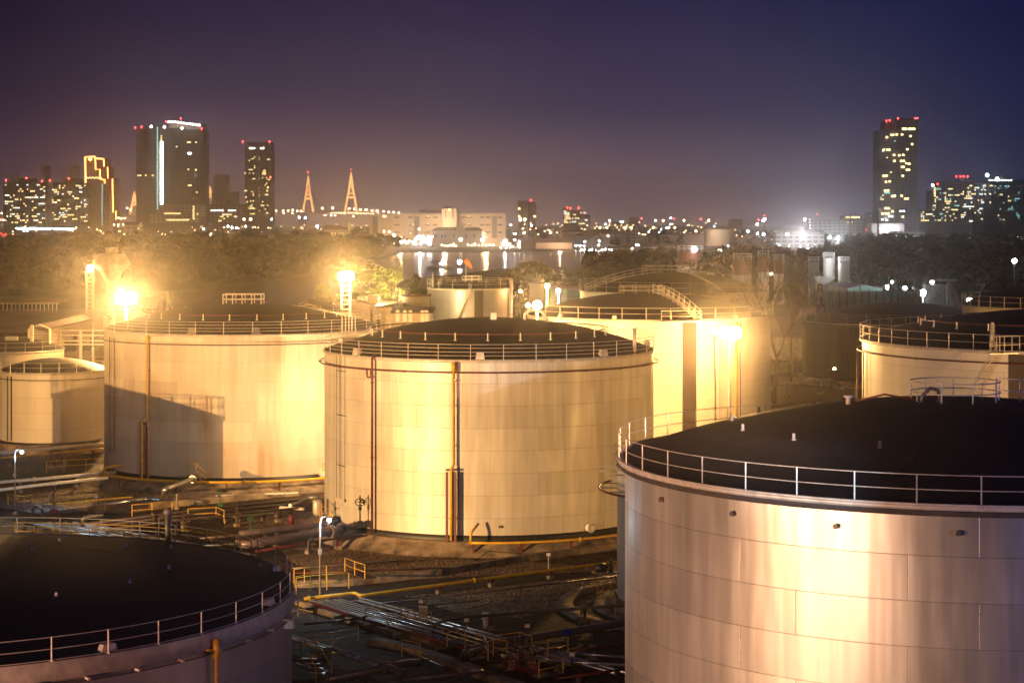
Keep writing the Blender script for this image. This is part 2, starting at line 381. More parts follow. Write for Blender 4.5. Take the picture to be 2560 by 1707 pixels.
# ------------------------------------------------------------------ storage tanks
def uvsurf(c, prof, n, uvf, a0=PI/2, a1=PI/2+2*PI):
    mb = MB(); vs = []; cols = n+1
    for i, (r, z) in enumerate(prof):
        for k in range(cols):
            a = a0+(a1-a0)*k/n; mb.uv[len(vs)] = uvf(a-a0, i, r, z); vs.append((c[0]+r*math.cos(a), c[1]+r*math.sin(a), c[2]+z))
    fs = [(i*cols+k, i*cols+k+1, (i+1)*cols+k+1, (i+1)*cols+k) for i in range(len(prof)-1) for k in range(n)]
    mb.add(vs, fs, 0, True); return mb
def circ(c, r, z, n=96, a0=0, a1=2*PI, closed=True):
    m = n if closed else n+1
    return [(c[0]+r*math.cos(a0+(a1-a0)*k/n), c[1]+r*math.sin(a0+(a1-a0)*k/n), z) for k in range(m)]
def posts(T, name, ring, r, z, h, n, m, w=.05, a0=0, a1=2*PI, parent=None):
    """n separate upright posts on a ring; children of the railing"""
    full = abs(a1-a0-2*PI) < 1e-6; first = None; cx, cy = ring
    o0 = ORIG[T.name]
    for k in range(n if full else n+1):
        a = a0+(a1-a0)*k/n; p = Vector((cx+r*math.cos(a), cy+r*math.sin(a), z))
        if first is None:
            mb = MB().box((0, 0, h/2), (w, w, h)).box((0, 0, .02), (w*2.6, w*2.6, .04))
            first = mb.build(name, m, parent or T, world_pts=False); q = first
        else: q = dup(first)
        q.location = p-o0
def railing(T, cx, cy, r, z, h, levels, n_posts, m, rr=.022, a0=0, a1=2*PI, name='railing', pw=.05):
    mb = MB(); full = abs(a1-a0-2*PI) < 1e-6
    for t in levels: mb.tube(circ((cx, cy), r, z+h*t, 120 if full else 40, a0, a1, full), rr if t < .99 else rr*1.2, 6, closed=full)
    R_ = mb.build(name, m, T); ORIG[R_.name] = ORIG[T.name]
    posts(T, 'post', (cx, cy), r, z, h, n_posts, m, pw, a0, a1, parent=R_)
    return R_
def tank(label, cx, cy, r, z1, rise, shell, group='storage tanks of the yard', z0=0.0, rail_h=1.2, levels=(.5, .97), n_posts=36, lip=.12, railr=None, ring=None,
         roof_ring=None, top_ring=None, pad=1.6, band=True, railm='rail', base_h=.36, ring_m='red'):
    T = thing('storage_tank', (cx, cy, z0), label, 'storage tank', group); c = (cx, cy, 0)
    uvsurf(c, [(r, z0), (r, z1)], 160, lambda a, i, rr, z: (a*r+cx, z-z0)).build('shell', M[shell], T)
    k = 14; Rs = (r*r+rise*rise)/(2*rise)
    prof = [(max(r*1.008*math.cos(PI/2*i/k) if False else r*1.006*(1-i/k), .001), 0) for i in range(k+1)]
    prof = [(a, z1+.05+math.sqrt(Rs*Rs-min(a/1.006, r)**2)-(Rs-rise)) for a, _ in prof]
    uvsurf(c, prof, 96, lambda a, i, rr, z: (rr*0+(a*max(rr, 1))*.0+r*a/1.0*0.35, r-rr)).build('roof', M['roof'], T)
    mb = MB().lathe(c, [(r+.02, z1-.18), (r+lip, z1-.16), (r+lip, z1+.045), (r-.06, z1+.045)], 120); mb.build('rim', M[railm if railm != 'black' else 'black'], T)
    if band: MB().lathe(c, [(r+.03, z0-.02), (r+.03, z0+base_h), (r+.0, z0+base_h+.01)], 120).build('base_band', M['black'], T)
    MB().lathe(c, [(r+.02, z0-.005), (r+.55, z0-.01), (r+.6, z0-.06), (r+pad, GZ+.1), (r+pad+.25, GZ-.02)], 96).build('foundation', M['concrete'], T)
    railing(T, cx, cy, railr or (r+.05), z1+.04, rail_h, levels, n_posts, M[railm if railm != 'black' else 'rail'])
    if ring:
        off, dz = ring; mb = MB().tube(circ(c, r+off, z1-dz, 120), .055, 8, closed=True)
        P = mb.build('ring_pipe', M[ring_m], T)
        f0 = None
        for q in range(24):
            a = 2*PI*q/24+.05; o = MB().tube([(-.1, 0, 0), (off+.1, 0, 0)], .03, 5).build('ring_bracket', M['pipe_dark'], T, world_pts=False) if f0 is None else dup(f0); f0 = f0 or o
            o.location = Vector((cx+r*math.cos(a), cy+r*math.sin(a), z1-dz-.06))-ORIG[T.name]; o.rotation_euler = (0, 0, a)
    if roof_ring:
        f, hh, mm = roof_ring; rr = r*f; zz = z1+.05+math.sqrt(Rs*Rs-rr*rr)-(Rs-rise)
        MB().tube(circ(c, rr, zz+hh, 90), .05, 8, closed=True).build('sprinkler_ring', M[mm], T)
        posts(T, 'stand_post', (cx, cy), rr+.05, zz-.02, hh+.12, 24, M['white'], .10)
        MB().tube([(cx+rr*math.cos(t), cy+rr*math.sin(t), zz+hh) for t in (2.4,)]+[(cx+r*1.03*math.cos(2.4), cy+r*1.03*math.sin(2.4), z1+.3)], .045, 6).build('feed_pipe', M[mm], T)
    if top_ring:
        tr, th, n = top_ring; zz = z1+rise-.12
        MB().lathe(c, [(tr+.1, z1+rise-.35), (tr+.1, zz+.06), (.001, zz+.08)], 24).build('top_deck', M['roof'], T)
        railing(T, cx, cy, tr, zz, th, (.5, .97), n, M[railm if railm != 'black' else 'rail'], .03, name='top_railing')
    return T, Rs
def roofz(r, z1, rise, rr):
    Rs = (r*r+rise*rise)/(2*rise); return z1+.05+math.sqrt(Rs*Rs-rr*rr)-(Rs-rise)
def add(T, name, mb, m): return mb.build(name, M[m] if isinstance(m, str) else m, T)
def on(cx, cy, r, phi, z=0, off=0): # phi in degrees, 0 = towards the camera axis (-Y), + = right
    a = math.radians(phi-90); return Vector((cx+(r+off)*math.cos(a), cy+(r+off)*math.sin(a), z))
def nozzle_boxes(T, cx, cy, r, z, phis, m='rail', d=(.55, .4, .35), name='vent_box'):
    first = None
    for p in phis:
        q = on(cx, cy, r, p, z); a = math.radians(p)
        mb = MB().box((0, 0, d[2]/2), d, 0, taper=.75)
        o = mb.build(name, M[m], T, world_pts=False) if first is None else dup(first); first = first or o
        o.location = q-ORIG[T.name]; o.rotation_euler = (0, 0, a)
def spiral_stair(T, cx, cy, r, z0, z1, phi0, phi1, m='rail', w=.75):
    mb = MB(); n = int((z1-z0)/.24); tread = MB()
    for i in range(n):
        t = i/(n-1); p = phi0+(phi1-phi0)*t; z = z0+(z1-z0)*t; q = on(cx, cy, r+.2+w/2, p, z)
        tread.box(q, (.28, w, .05), math.radians(p))
    add(T, 'stair_tread', tread, m)
    for off in (.2, .2+w):
        pts = [on(cx, cy, r+off, phi0+(phi1-phi0)*i/30, z0+(z1-z0)*i/30) for i in range(31)]
        mb.tube(pts, .05, 5)
    for lv in (.5, 1.0): mb.tube([on(cx, cy, r+.2+w, phi0+(phi1-phi0)*i/30, z0+(z1-z0)*i/30+lv) for i in range(31)], .025, 5)
    for i in range(0, 31, 2):
        q = on(cx, cy, r+.2+w, phi0+(phi1-phi0)*i/30, z0+(z1-z0)*i/30); mb.tube([q, q+Vector((0, 0, 1))], .02, 4)
    add(T, 'stair_rail', mb, m)
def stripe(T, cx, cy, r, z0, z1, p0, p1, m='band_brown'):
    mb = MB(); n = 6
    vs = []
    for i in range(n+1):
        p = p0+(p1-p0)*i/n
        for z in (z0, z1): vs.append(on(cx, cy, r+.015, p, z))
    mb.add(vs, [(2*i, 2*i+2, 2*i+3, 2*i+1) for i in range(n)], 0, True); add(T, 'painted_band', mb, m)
def u_to_phi(cx, cy, r, u):
    t = (u-1280)/F_PX; a = t*t+1; b = -2*(t*cx+cy); c = cx*cx+cy*cy-r*r
    k = (-b-math.sqrt(max(b*b-4*a*c, 0)))/(2*a); x, y = t*k, k
    return math.degrees(math.atan2(x-cx, -(y-cy)))
def vz(cx, cy, r, u, v):  # height on a shell at pixel column u, row v
    t = (u-1280)/F_PX; a = t*t+1; b = -2*(t*cx+cy); c = cx*cx+cy*cy-r*r
    k = (-b-math.sqrt(max(b*b-4*a*c, 0)))/(2*a); return CAM_Z-(v-V_H)/F_PX*k

# centre tank
C = (-2.0, 173.1, 14.35); ZC = 14.45
Tc, _ = tank('big cream tank in the centre with a red ring pipe below its rim', *C, ZC, 2.7, 'shell_cream', levels=(.02, .27, .5, .75, .98), n_posts=34,
             rail_h=1.28, ring=(.42, .95), roof_ring=(.72, .5, 'red'), pad=2.0, base_h=.42)
def foam_riser(T, c, z1, u, vtop, m='yellow', kink=None, vbot=None, frame=None, w=.34):
    cx, cy, r = c; p = u_to_phi(cx, cy, r, u); z0 = 0.1
    top = on(cx, cy, r+.42, p, z1-.95)
    mb = MB().tube([on(cx, cy, r+.42, p, z1-.85), on(cx, cy, r+.42, p, z1-.1)], w/2*1.05, 12).tube([on(cx, cy, r, p, z1-.35), on(cx, cy, r+.42, p, z1-.35)], .1, 8)
    add(T, 'foam_chamber', mb, m)
    pts = [top+Vector((0, 0, .12))]
    if kink:
        uk, vk = kink; zk = vz(cx, cy, r, u, vk); pk = u_to_phi(cx, cy, r, uk)
        pts += [on(cx, cy, r+.42, p, zk+.25), on(cx, cy, r+.55, (p+pk)/2, zk+.12), on(cx, cy, r+.7, pk, zk-.1), on(cx, cy, r+.7, pk, z0)]
    else: pts.append(on(cx, cy, r+.42, p, z0))
    mb = MB().tube(pts, .11, 10)
    for f in (.06, .93): q = pts[0].lerp(Vector((pts[0].x, pts[0].y, z0)), f) if f < .5 else Vector((pts[-1].x, pts[-1].y, 1.8)); mb.tube([q, q+Vector((0, 0, .1))], .19, 10)
    add(T, 'foam_pipe', mb, m)
    for z in (z1-3.6, z1-6.8, z1-9.6) if z1 > 10 else (z1-3,):
        add(T, 'pipe_bracket', MB().tube([on(cx, cy, r, p, z), on(cx, cy, r+.45, p, z)], .05, 6), 'pipe_dark')
    if frame:
        u0, u1, vt = frame; zt = vz(cx, cy, r, (u0+u1)/2, vt); p0, p1 = u_to_phi(cx, cy, r, u0), u_to_phi(cx, cy, r, u1); mb = MB()
        a, b = on(cx, cy, r+.62, p0, zt), on(cx, cy, r+.62, p1, zt)
        mb.box((a+b)/2, ((b-a).length+.18, .14, .16), math.atan2((b-a).y, (b-a).x))
        for q in (a, b): mb.box((q.x, q.y, zt/2-.08), (.18, .16, zt-.18), math.atan2((b-a).y, (b-a).x))
        add(T, 'support_frame', mb, 'red')
foam_riser(Tc, C, ZC, 1137, 900, kink=(1133, 1168), frame=(1122, 1142, 1172))
p = u_to_phi(*C, 939)
add(Tc, 'water_riser', MB().tube([on(*C, p, ZC+.15, -.3), on(*C, p, ZC+.2, .25), on(*C, p, ZC-.1, .42), on(*C, p, 0.2, .42)], .1, 10).tube([on(*C, p, 6.3, .42), on(*C, p, 6.4, .42)], .15, 10).tube([on(*C, p, 12.4, .42), on(*C, p, 12.5, .42)], .15, 10)
    .tube([on(*C, p, 12.9, .42), on(*C, p-1.9, 12.85, .42), on(*C, p-2.3, 13.0, .42), on(*C, p-2.3, 13.5, .42)], .07, 8), 'red')
# thin conduits with brackets on the left flank
mb = MB()
for u in (845, 852, 855, 865): q = u_to_phi(*C, u); mb.tube([on(*C, q, ZC, .12), on(*C, q, 2.4, .12)], .02, 4)
for z in (13.1, 9.4, 5.2): mb.tube([on(*C, u_to_phi(*C, 844), z, .13), on(*C, u_to_phi(*C, 866), z, .13)], .03, 4)
add(Tc, 'gauge_conduit', mb, 'pipe_dark')
def plaque(T, c, u, v, w, h, m, off=.05, name='plaque'):
    cx, cy, r = c; p = u_to_phi(cx, cy, r, u); z = vz(cx, cy, r, u, v); q = on(cx, cy, r, p, z, off)
    return add(T, name, MB().box(q, (w, .03, h), math.radians(p)), m)
def placard(c, u, v, label, w, h, border='white', mid='black', rows=((.25, .5),)):
    cx, cy, r = c; p = u_to_phi(cx, cy, r, u); z = vz(cx, cy, r, u, v); q = on(cx, cy, r, p, z, .06)
    S = thing('warning_sign', q, label, 'sign')
    MB().box((0, 0, 0), (w, .04, h)).build('board', M[mid], S, world_pts=False).rotation_euler.z = math.radians(p)
    for (dz, ww) in rows:
        o = MB().box((0, -.035, dz*h), (w*ww, .02, h*.16)).build('lettering', M[border], S, world_pts=False); o.rotation_euler.z = math.radians(p)
placard(C, 908, 1255, 'larger black sign on the centre tank beside the valve spindle', .5, .42, rows=((-.3, .8), (.15, .5)))
placard(C, 864, 1251, 'small black sign on the centre tank above the yellow handrail', .22, .22, rows=((.0, .4),))
placard(C, 856, 1262, 'small red and white sign on the centre tank low on its left flank', .26, .2, 'red', 'white', rows=((.2, .7), (-.2, .7)))
placard(C, 1252, 1316, 'small black plate near the foot of the centre tank left of the manhole', .3, .2, rows=((.0, .3),))
def manhole(T, c, u, v, rad):
    cx, cy, r = c; p = u_to_phi(cx, cy, r, u); z = vz(cx, cy, r, u, v)
    a, b = on(cx, cy, r, p, z, -.1), on(cx, cy, r, p, z, .38); b2 = on(cx, cy, r, p, z, .44)
    add(T, 'manhole', MB().tube([a, b], rad*.85, 20).tube([b, b2], rad, 20), 'shell_plain' if False else 'white')
    t = Vector((math.cos(math.radians(p)), math.sin(math.radians(p)), 0))
    for k in range(12):
        q = b2+t*rad*.82*math.cos(k*PI/6)+Vector((0, 0, rad*.82*math.sin(k*PI/6))); d = (b2-b).normalized(); add(T, 'manhole_bolt', MB().tube([q, q+d*.05], .04, 6), 'pipe_dark')
manhole(Tc, C, 1471, 1318, .38)
nozzle_boxes(Tc, *C[:2], C[2]-.2, ZC+.1, [u_to_phi(*C, u) for u in (888, 1200, 1512)]+[100, 180, 250], 'rail', (.75, .5, .55))
add(Tc, 'roof_vent', MB().tube([(C[0]+3.1, C[1]-1, ZC+2.5), (C[0]+3.1, C[1]-1, ZC+3.1), (C[0]+3.6, C[1]-1, ZC+3.5), (C[0]+4.6, C[1]-1, ZC+3.3), (C[0]+5.2, C[1]-1, ZC+2.3)], .12, 8).box((C[0]+.4, C[1]-2, ZC+2.9), (.5, .4, .7)), 'white')
add(Tc, 'level_gauge', MB().tube([on(*C, 62, ZC, -.4), on(*C, 62, ZC+2.1, -.4)], .16, 10).tube([on(*C, 62, ZC+2.1, -.4), on(*C, 62, ZC+2.2, -.4)], .25, 10), 'rail')

# left tank with rust streaks
A = (-28.3, 208.6, 14.4); ZA = 14.4
Ta, _ = tank('big rust-streaked cream tank left of the centre tank, with a yellow riser', *A, ZA, 2.5, 'shell_stained', levels=(.02, .27, .5, .75, .98), n_posts=32,
             rail_h=1.28, ring=(.42, .95), roof_ring=(.72, .5, 'red'), pad=2.6, base_h=.4, ring_m='pipe_dark')
foam_riser(Ta, A, ZA, 375, 900, kink=(367, 1052), frame=(364, 379, 1056))
for u in (279, 290):
    q = u_to_phi(*A, u); add(Ta, 'conduit', MB().tube([on(*A, q, ZA-.6, .2), on(*A, q, 2.2, .2)], .05, 6), 'pipe_dark')
nozzle_boxes(Ta, *A[:2], A[2]-.2, ZA+.1, [u_to_phi(*A, u) for u in (322, 479, 640, 860)]+[100, 200], 'pipe_dark', (.9, .6, .6))
# top box rail with uprights
zz = ZA+2.4; mb = MB()
for (x0, y0, x1, y1) in ((-2, -1.2, 2, -1.2), (2, -1.2, 2, 1.2), (2, 1.2, -2, 1.2), (-2, 1.2, -2, -1.2)):
    for h in (.55, 1.1): mb.tube([(A[0]+x0, A[1]+y0, zz+h), (A[0]+x1, A[1]+y1, zz+h)], .05, 6)
add(Ta, 'top_railing', mb, 'white'); tr_ = MB().box((0, 0, .5), (.09, .09, 1.3)); f0 = None
for x in (-2, -1, 0, 1, 2):
    for y in (-1.2, 1.2):
        o = tr_.build('top_post', M['white'], Ta, world_pts=False) if f0 is None else dup(f0); f0 = f0 or o; o.location = (x, y, zz)
add(Ta, 'roof_pipe', MB().tube([(A[0]-9.5, A[1]-3, roofz(A[2], ZA, 2.5, 10)+.6), (A[0]-5.5, A[1]-2, roofz(A[2], ZA, 2.5, 6)+.6), (A[0]-2.2, A[1]-1.2, zz+.5), (A[0]+2.2, A[1]-1.2, zz+.5), (A[0]+7.5, A[1]-2, roofz(A[2], ZA, 2.5, 8)+.5)], .06, 6), 'pipe_dark')
# gooseneck ladder cage over the right rim
mb = MB()
for k in range(5):
    a = 50+k*2.0; q0 = on(*A, a, ZA, .2); mb.tube([q0, q0+Vector((0, 0, 1.6)), q0+Vector((-.5, .1, 2.0)), q0+Vector((-1.2, .2, 2.05))], .04, 6)
add(Ta, 'ladder_cage', mb, 'white')
manhole(Ta, A, 803, 1180, .5)

# bright tank behind right
B = (16.4, 236.5, 14.4); ZB = 14.45
Tb, _ = tank('bright floodlit tank behind the centre tank, with a brown band and roof stair', *B, ZB, 2.6, 'shell_plain', levels=(.03, .5, .98), n_posts=34, rail_h=1.35, railr=B[2]+.35)
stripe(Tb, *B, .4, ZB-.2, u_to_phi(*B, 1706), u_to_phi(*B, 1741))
p = u_to_phi(*B, 1834); add(Tb, 'foam_pipe', MB().tube([on(*B, p, ZB-.3, .4), on(*B, p, .2, .4)], .11, 8).tube([on(*B, p, ZB-.9, .4), on(*B, p, ZB-.3, .4)], .2, 10), 'yellow')
p = u_to_phi(*B, 1846); add(Tb, 'water_riser', MB().tube([on(*B, p, ZB-.3, .3), on(*B, p, .2, .3)], .05, 8), 'red')
p = u_to_phi(*B, 1799); mb = MB()
for d in (-.5, .5): mb.tube([on(*B, p+d, ZB-.6, .2), on(*B, p+d, .3, .2)], .03, 4)
for k in range(30): mb.tube([on(*B, p-.5, .6+k*.45, .2), on(*B, p+.5, .6+k*.45, .2)], .02, 4)
add(Tb, 'ladder', mb, 'rail')
def roof_stair(T, c, z1, rise, phi, r_in, n=14, m='rail', w=.8):
    cx, cy, r = c; st = MB(); rl = MB(); d = on(0, 0, 1, phi); t = Vector((-d.y, d.x, 0))
    for i in range(n*2):
        rr = r_in+(r-r_in)*(i+.5)/(2*n); q = Vector((cx, cy, 0))+d*rr; st.box((q.x, q.y, roofz(r, z1, rise, rr)+.12), (w, .25, .06), math.atan2(t.y, t.x))
    add(T, 'roof_stair', st, m)
    for s_ in (-1, 1):
        for lv in (.55, 1.05):
            rl.tube([(cx+d.x*rr+t.x*s_*w/2, cy+d.y*rr+t.y*s_*w/2, roofz(r, z1, rise, rr)+lv) for rr in [r_in+(r-r_in)*i/10 for i in range(11)]], .035, 5)
    R_ = add(T, 'stair_rail', rl, m); f0 = None; o0 = ORIG[T.name]
    for s_ in (-1, 1):
        for i in range(9):
            rr = r_in+(r-r_in)*i/8; q = Vector((cx, cy, 0))+d*rr+t*s_*w/2; q.z = roofz(r, z1, rise, rr)
            o = MB().box((0, 0, .5), (.09, .09, 1.1)).build('post', M[m], R_, world_pts=False) if f0 is None else dup(f0); f0 = f0 or o; o.location = q-o0
roof_stair(Tb, B, ZB, 2.6, 18, 2.2)
railing(Tb, B[0]-1.0, B[1], 2.6, ZB+2.3, 1.1, (.5, .97), 10, M['rail'], .04, name='top_railing')
nozzle_boxes(Tb, *B[:2], B[2]-.3, ZB+.1, (-50, -20, 40, 70), 'rail')
# stair landing with a gate above the brown band
q = on(*B, u_to_phi(*B, 1700), ZB-.1, .7)
add(Tb, 'landing', MB().box(q, (4.6, 1.1, .12), math.radians(10)).tube([q+Vector((-2.3, -.5, 0)), q+Vector((-2.3, -.5, 1.2)), q+Vector((2.2, -.4, 1.2)), q+Vector((2.2, -.4, 0))], .05, 6).tube([q+Vector((-1.2, -.5, 0)), q+Vector((-1.2, -.5, 1.2))], .05, 6).tube([q+Vector((-2.3, -.5, .6)), q+Vector((2.2, -.4, .6))], .04, 6), 'rail')

# tank behind it
Dk = (25.7, 316, 14.8); ZD = 14.4
Td, _ = tank('brown-roofed tank standing behind the bright tank, with a stair climbing its dome', *Dk, ZD, 2.9, 'shell_plain', levels=(.03, .5, .98), n_posts=34, rail_h=1.7, railr=Dk[2]+.2)
roof_stair(Td, Dk, ZD, 2.9, -72, 2.0, m='rail'); add(Td, 'roof_pipe', MB().tube([on(Dk[0], Dk[1], rr, 26, roofz(Dk[2], ZD, 2.9, rr)+.25) for rr in (1, 4, 7, 10, 13, 14.7)], .13, 6), 'rail')
railing(Td, Dk[0]-1.5, Dk[1], 3.4, ZD+2.7, 1.3, (.5, .97), 10, M['rail'], .05, name='top_railing')

# right tank with the spiral stair
Eb = (52.3, 186.6, 19.0); ZE = 14.4
Te, _ = tank('wide floodlit tank at the right edge with a spiral stair on its shell', *Eb, ZE, 2.9, 'shell_plain', levels=(.03, .5, .98), n_posts=50, rail_h=1.4, railr=Eb[2]+.2, ring=(.45, 1.0),
             roof_ring=(.72, .5, 'red'), lip=.25)
spiral_stair(Te, *Eb, 1.5, ZE-.1, u_to_phi(*Eb, 2330), u_to_phi(*Eb, 2498))
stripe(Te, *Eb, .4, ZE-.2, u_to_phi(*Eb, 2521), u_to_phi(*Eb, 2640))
p = u_to_phi(*Eb, 2165); add(Te, 'riser', MB().tube([on(*Eb, p-4.2, ZE-1, .6), on(*Eb, p-4.2, 0, .6)], .1, 8).tube([on(*Eb, p+1, ZE-1, .3), on(*Eb, p+1, 0, .3)], .05, 8), 'red')
q = on(*Eb, u_to_phi(*Eb, 2472), ZE, -.8); add(Te, 'level_gauge', MB().tube([q, q+Vector((0, 0, 2.3))], .2, 10).tube([q+Vector((0, 0, 2.3)), q+Vector((0, 0, 2.45))], .14, 10), 'rail')
q = on(*Eb, u_to_phi(*Eb, 2516), ZE, .6); mb = MB()
for dx in (-1.3, -.7, 0, .7, 1.4): mb.tube([q+Vector((dx, dx*.25, -.1)), q+Vector((dx, dx*.25, 1.35))], .045, 6)
for h in (.6, 1.35): mb.tube([q+Vector((-1.3, -.32, h)), q+Vector((1.4, .35, h))], .045, 6)
mb.box(q+Vector((0, 0, -.1)), (3.2, 1.0, .1), .25); add(Te, 'landing', mb, 'rail')

# dark tank, far right tank, small tank, left tanks
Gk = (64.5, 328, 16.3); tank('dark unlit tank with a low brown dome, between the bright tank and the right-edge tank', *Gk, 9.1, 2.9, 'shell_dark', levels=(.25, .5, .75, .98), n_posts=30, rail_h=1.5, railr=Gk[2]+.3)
Hk = (75.5, 262, 15.5); Th, _ = tank('tank at the far right behind the spiral-stair tank, only its pale dome and rail showing', *Hk, 14.4, 3.6, 'shell_plain', levels=(.03, .5, .98), n_posts=40, rail_h=1.4)
Sk = (-7.0, 331, 7.1); ZS = 14.3
Ts, _ = tank('small tank seen over the centre tank roof, with a dark brown band', *Sk, ZS, 1.0, 'shell_grey', levels=(.03, .5, .98), n_posts=16, rail_h=1.5)
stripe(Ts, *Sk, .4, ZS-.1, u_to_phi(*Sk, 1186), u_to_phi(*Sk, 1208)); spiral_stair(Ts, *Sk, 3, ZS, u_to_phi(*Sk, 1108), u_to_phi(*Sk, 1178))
railing(Ts, Sk[0]+.3, Sk[1], 1.6, ZS+.9, 1.1, (.5, .97), 8, M['white'], .05, name='top_railing')
add(Ts, 'downpipe', MB().tube([on(*Sk, 66, ZS+1.4, .4), on(*Sk, 66, .2, .4)], .22, 8).tube([on(*Sk, -66, ZS+2.6, -.4), on(*Sk, -66, ZS, -.4)], .1, 6), 'rail')
Lk = (-53.7, 232, 6.2); ZL = 8.2
Tl, _ = tank('small pale tank at the left edge, in front of the steel frame', *Lk, ZL, 1.3, 'shell_plain', levels=(.5, .98), n_posts=20, rail_h=1.15, ring=(.25, .8), ring_m='pipe_dark', railr=Lk[2]+.25, pad=1.2, base_h=.25)
manhole(Tl, Lk, 248, 1102, .4)
for u in (22, 31): q = u_to_phi(*Lk, u); add(Tl, 'conduit', MB().tube([on(*Lk, q, ZL-.4, .2), on(*Lk, q, .4, .2)], .06, 6), 'pipe_dark')
L2 = (-66.5, 262, 7.0); Tl2, _ = tank('floodlit tank roof at the far left edge, behind the small pale tank', *L2, 8.6, 1.6, 'shell_plain', levels=(.5, .98), n_posts=18, rail_h=1.2)
add(Tl2, 'roof_vent', MB().box((L2[0]+3.4, L2[1]-2, 10.6), (.4, .4, 2.6)).box((L2[0]+1, L2[1]-3, 10.2), (1.6, .5, .5)), 'white')
Oc = (-62.0, 147.8, 9.5); tank('tank outside the view whose shadow falls on the rust-streaked tank', *Oc, 7.9, 1.5, 'shell_plain', levels=(.5, .98), n_posts=30, rail_h=1.2, group=None)

# sliver tank with the concrete ring
Pk = (13.4, 137.2, 6.1); ZP = 8.7
Tp, _ = tank('slim cream tank squeezed between the two big tanks, a red hoop at its rim', *Pk, ZP, 1.0, 'shell_plain', levels=(.5, .98), n_posts=20, rail_h=1.2, band=False, pad=.8, z0=-.3, railr=Pk[2]+.35)
add(Tp, 'hoop_pipe', MB().tube(circ(Pk, Pk[2]+1.25, ZP-1.5, 80, math.radians(150), math.radians(262), False), .075, 8), 'red')
mb = MB()
for a in (160, 180, 200, 220): 
    for z in (ZP-1.5, ZP-.35): mb.tube([(Pk[0]+Pk[2]*math.cos(math.radians(a)), Pk[1]+Pk[2]*math.sin(math.radians(a)), z), (Pk[0]+(Pk[2]+1.25)*math.cos(math.radians(a)), Pk[1]+(Pk[2]+1.25)*math.sin(math.radians(a)), z)], .045, 6)
add(Tp, 'bracket', mb, 'white')
kr = MB().lathe((Pk[0], Pk[1], GZ), [(9.2, .01), (9.2, .22), (10.2, .22), (10.3, .01)], 72).lathe((Pk[0], Pk[1], GZ), [(7.0, .01), (7.0, .2), (7.7, .2), (7.8, .01)], 72)
tag(kr.build('ring_kerb', M['concrete']), 'double concrete ring kerb round the slim cream tank', 'kerb')

# big front right tank
Rk = (20.7, 92.4, 15.4); ZR = 14.6
Tr, _ = tank('huge satin metal tank filling the lower right corner, dark dome and two-bar rail', *Rk, ZR, 2.75, 'shell_alu', levels=(.03, .5, .985), n_posts=40, rail_h=1.2, lip=.34, railr=Rk[2]+.3, top_ring=(2.05, 1.05, 9), band=False)
# dark wind skirt under the rim
add(Tr, 'wind_skirt', MB().lathe((Rk[0], Rk[1], 0), [(Rk[2]+.02, ZR-.42), (Rk[2]+.26, ZR-.40), (Rk[2]+.345, ZR-.19)], 120), 'pipe_dark')
add(Tr, 'base_rail_pipe', MB().tube(circ(Rk, Rk[2]+.36, ZR+.06, 120), .055, 8, closed=True), 'rail')
q = Vector((Rk[0]-1.6, Rk[1]-1.2, ZR+2.6)); add(Tr, 'gooseneck_vent', MB().tube([q+Vector((-.3, 0, 0)), q+Vector((-.15, 0, .5)), q+Vector((.2, 0, .82)), q+Vector((.55, 0, .7)), q+Vector((.62, 0, .2))], .09, 8).tube([q+Vector((.5, 0, .1)), q+Vector((.9, 0, .1))], .14, 8), 'pipe_dark')
add(Tr, 'hatch', MB().tube([(Rk[0]-4.9, Rk[1]+.5, roofz(Rk[2], ZR, 2.75, 5)-.02), (Rk[0]-4.9, Rk[1]+.5, roofz(Rk[2], ZR, 2.75, 5)+.32)], .13, 12).tube([(Rk[0]-4.9, Rk[1]+.5, roofz(Rk[2], ZR, 2.75, 5)+.32), (Rk[0]-4.9, Rk[1]+.5, roofz(Rk[2], ZR, 2.75, 5)+.42)], .24, 12), 'white')
add(Tr, 'roof_hose', MB().tube([(Rk[0]-4.6, Rk[1]+.3, roofz(Rk[2], ZR, 2.75, 4.6)+.12), (Rk[0]-3.2, Rk[1]+.5, roofz(Rk[2], ZR, 2.75, 3.2)+.3), (Rk[0]-1.9, Rk[1]-.6, ZR+2.8)], .05, 6), 'red')
zt = ZR+2.6; mb = MB()
for k in range(8):
    x = Rk[0]+1.8+k*1.1; z_ = roofz(Rk[2], ZR, 2.75, x-Rk[0]); 
    mb.tube([(x, Rk[1]-.5, z_), (x, Rk[1]-.5, z_+1.05)], .035, 5)
for lv in (.5, 1.05): mb.tube([(Rk[0]+1.8+k*1.1, Rk[1]-.5, roofz(Rk[2], ZR, 2.75, 1.8+k*1.1)+lv) for k in range(8)], .03, 5)
add(Tr, 'walkway_rail', mb, 'rail')
f0 = None
for k in range(6):
    aa = -150+k*24; rr = 10.4; q = on(Rk[0], Rk[1], rr, aa, roofz(Rk[2], ZR, 2.75, rr))
    o = MB().box((0, 0, .15), (.12, .06, .3)).box((0, 0, .02), (.2, .2, .04)).build('roof_lug', M['pipe_dark'], Tr, world_pts=False) if f0 is None else dup(f0); f0 = f0 or o; o.location = q-ORIG[Tr.name]
for u in (1658, 1835, 2092, 2396):
    p = u_to_phi(*Rk, u); q = on(*Rk, p, ZR-1.0 if u < 2000 else ZR-1.05, .02); d = on(0, 0, 1, p)
    add(Tr, 'overflow_port', MB().tube([q-d*.1, q+d*.16], .11, 8), 'pipe_dark')

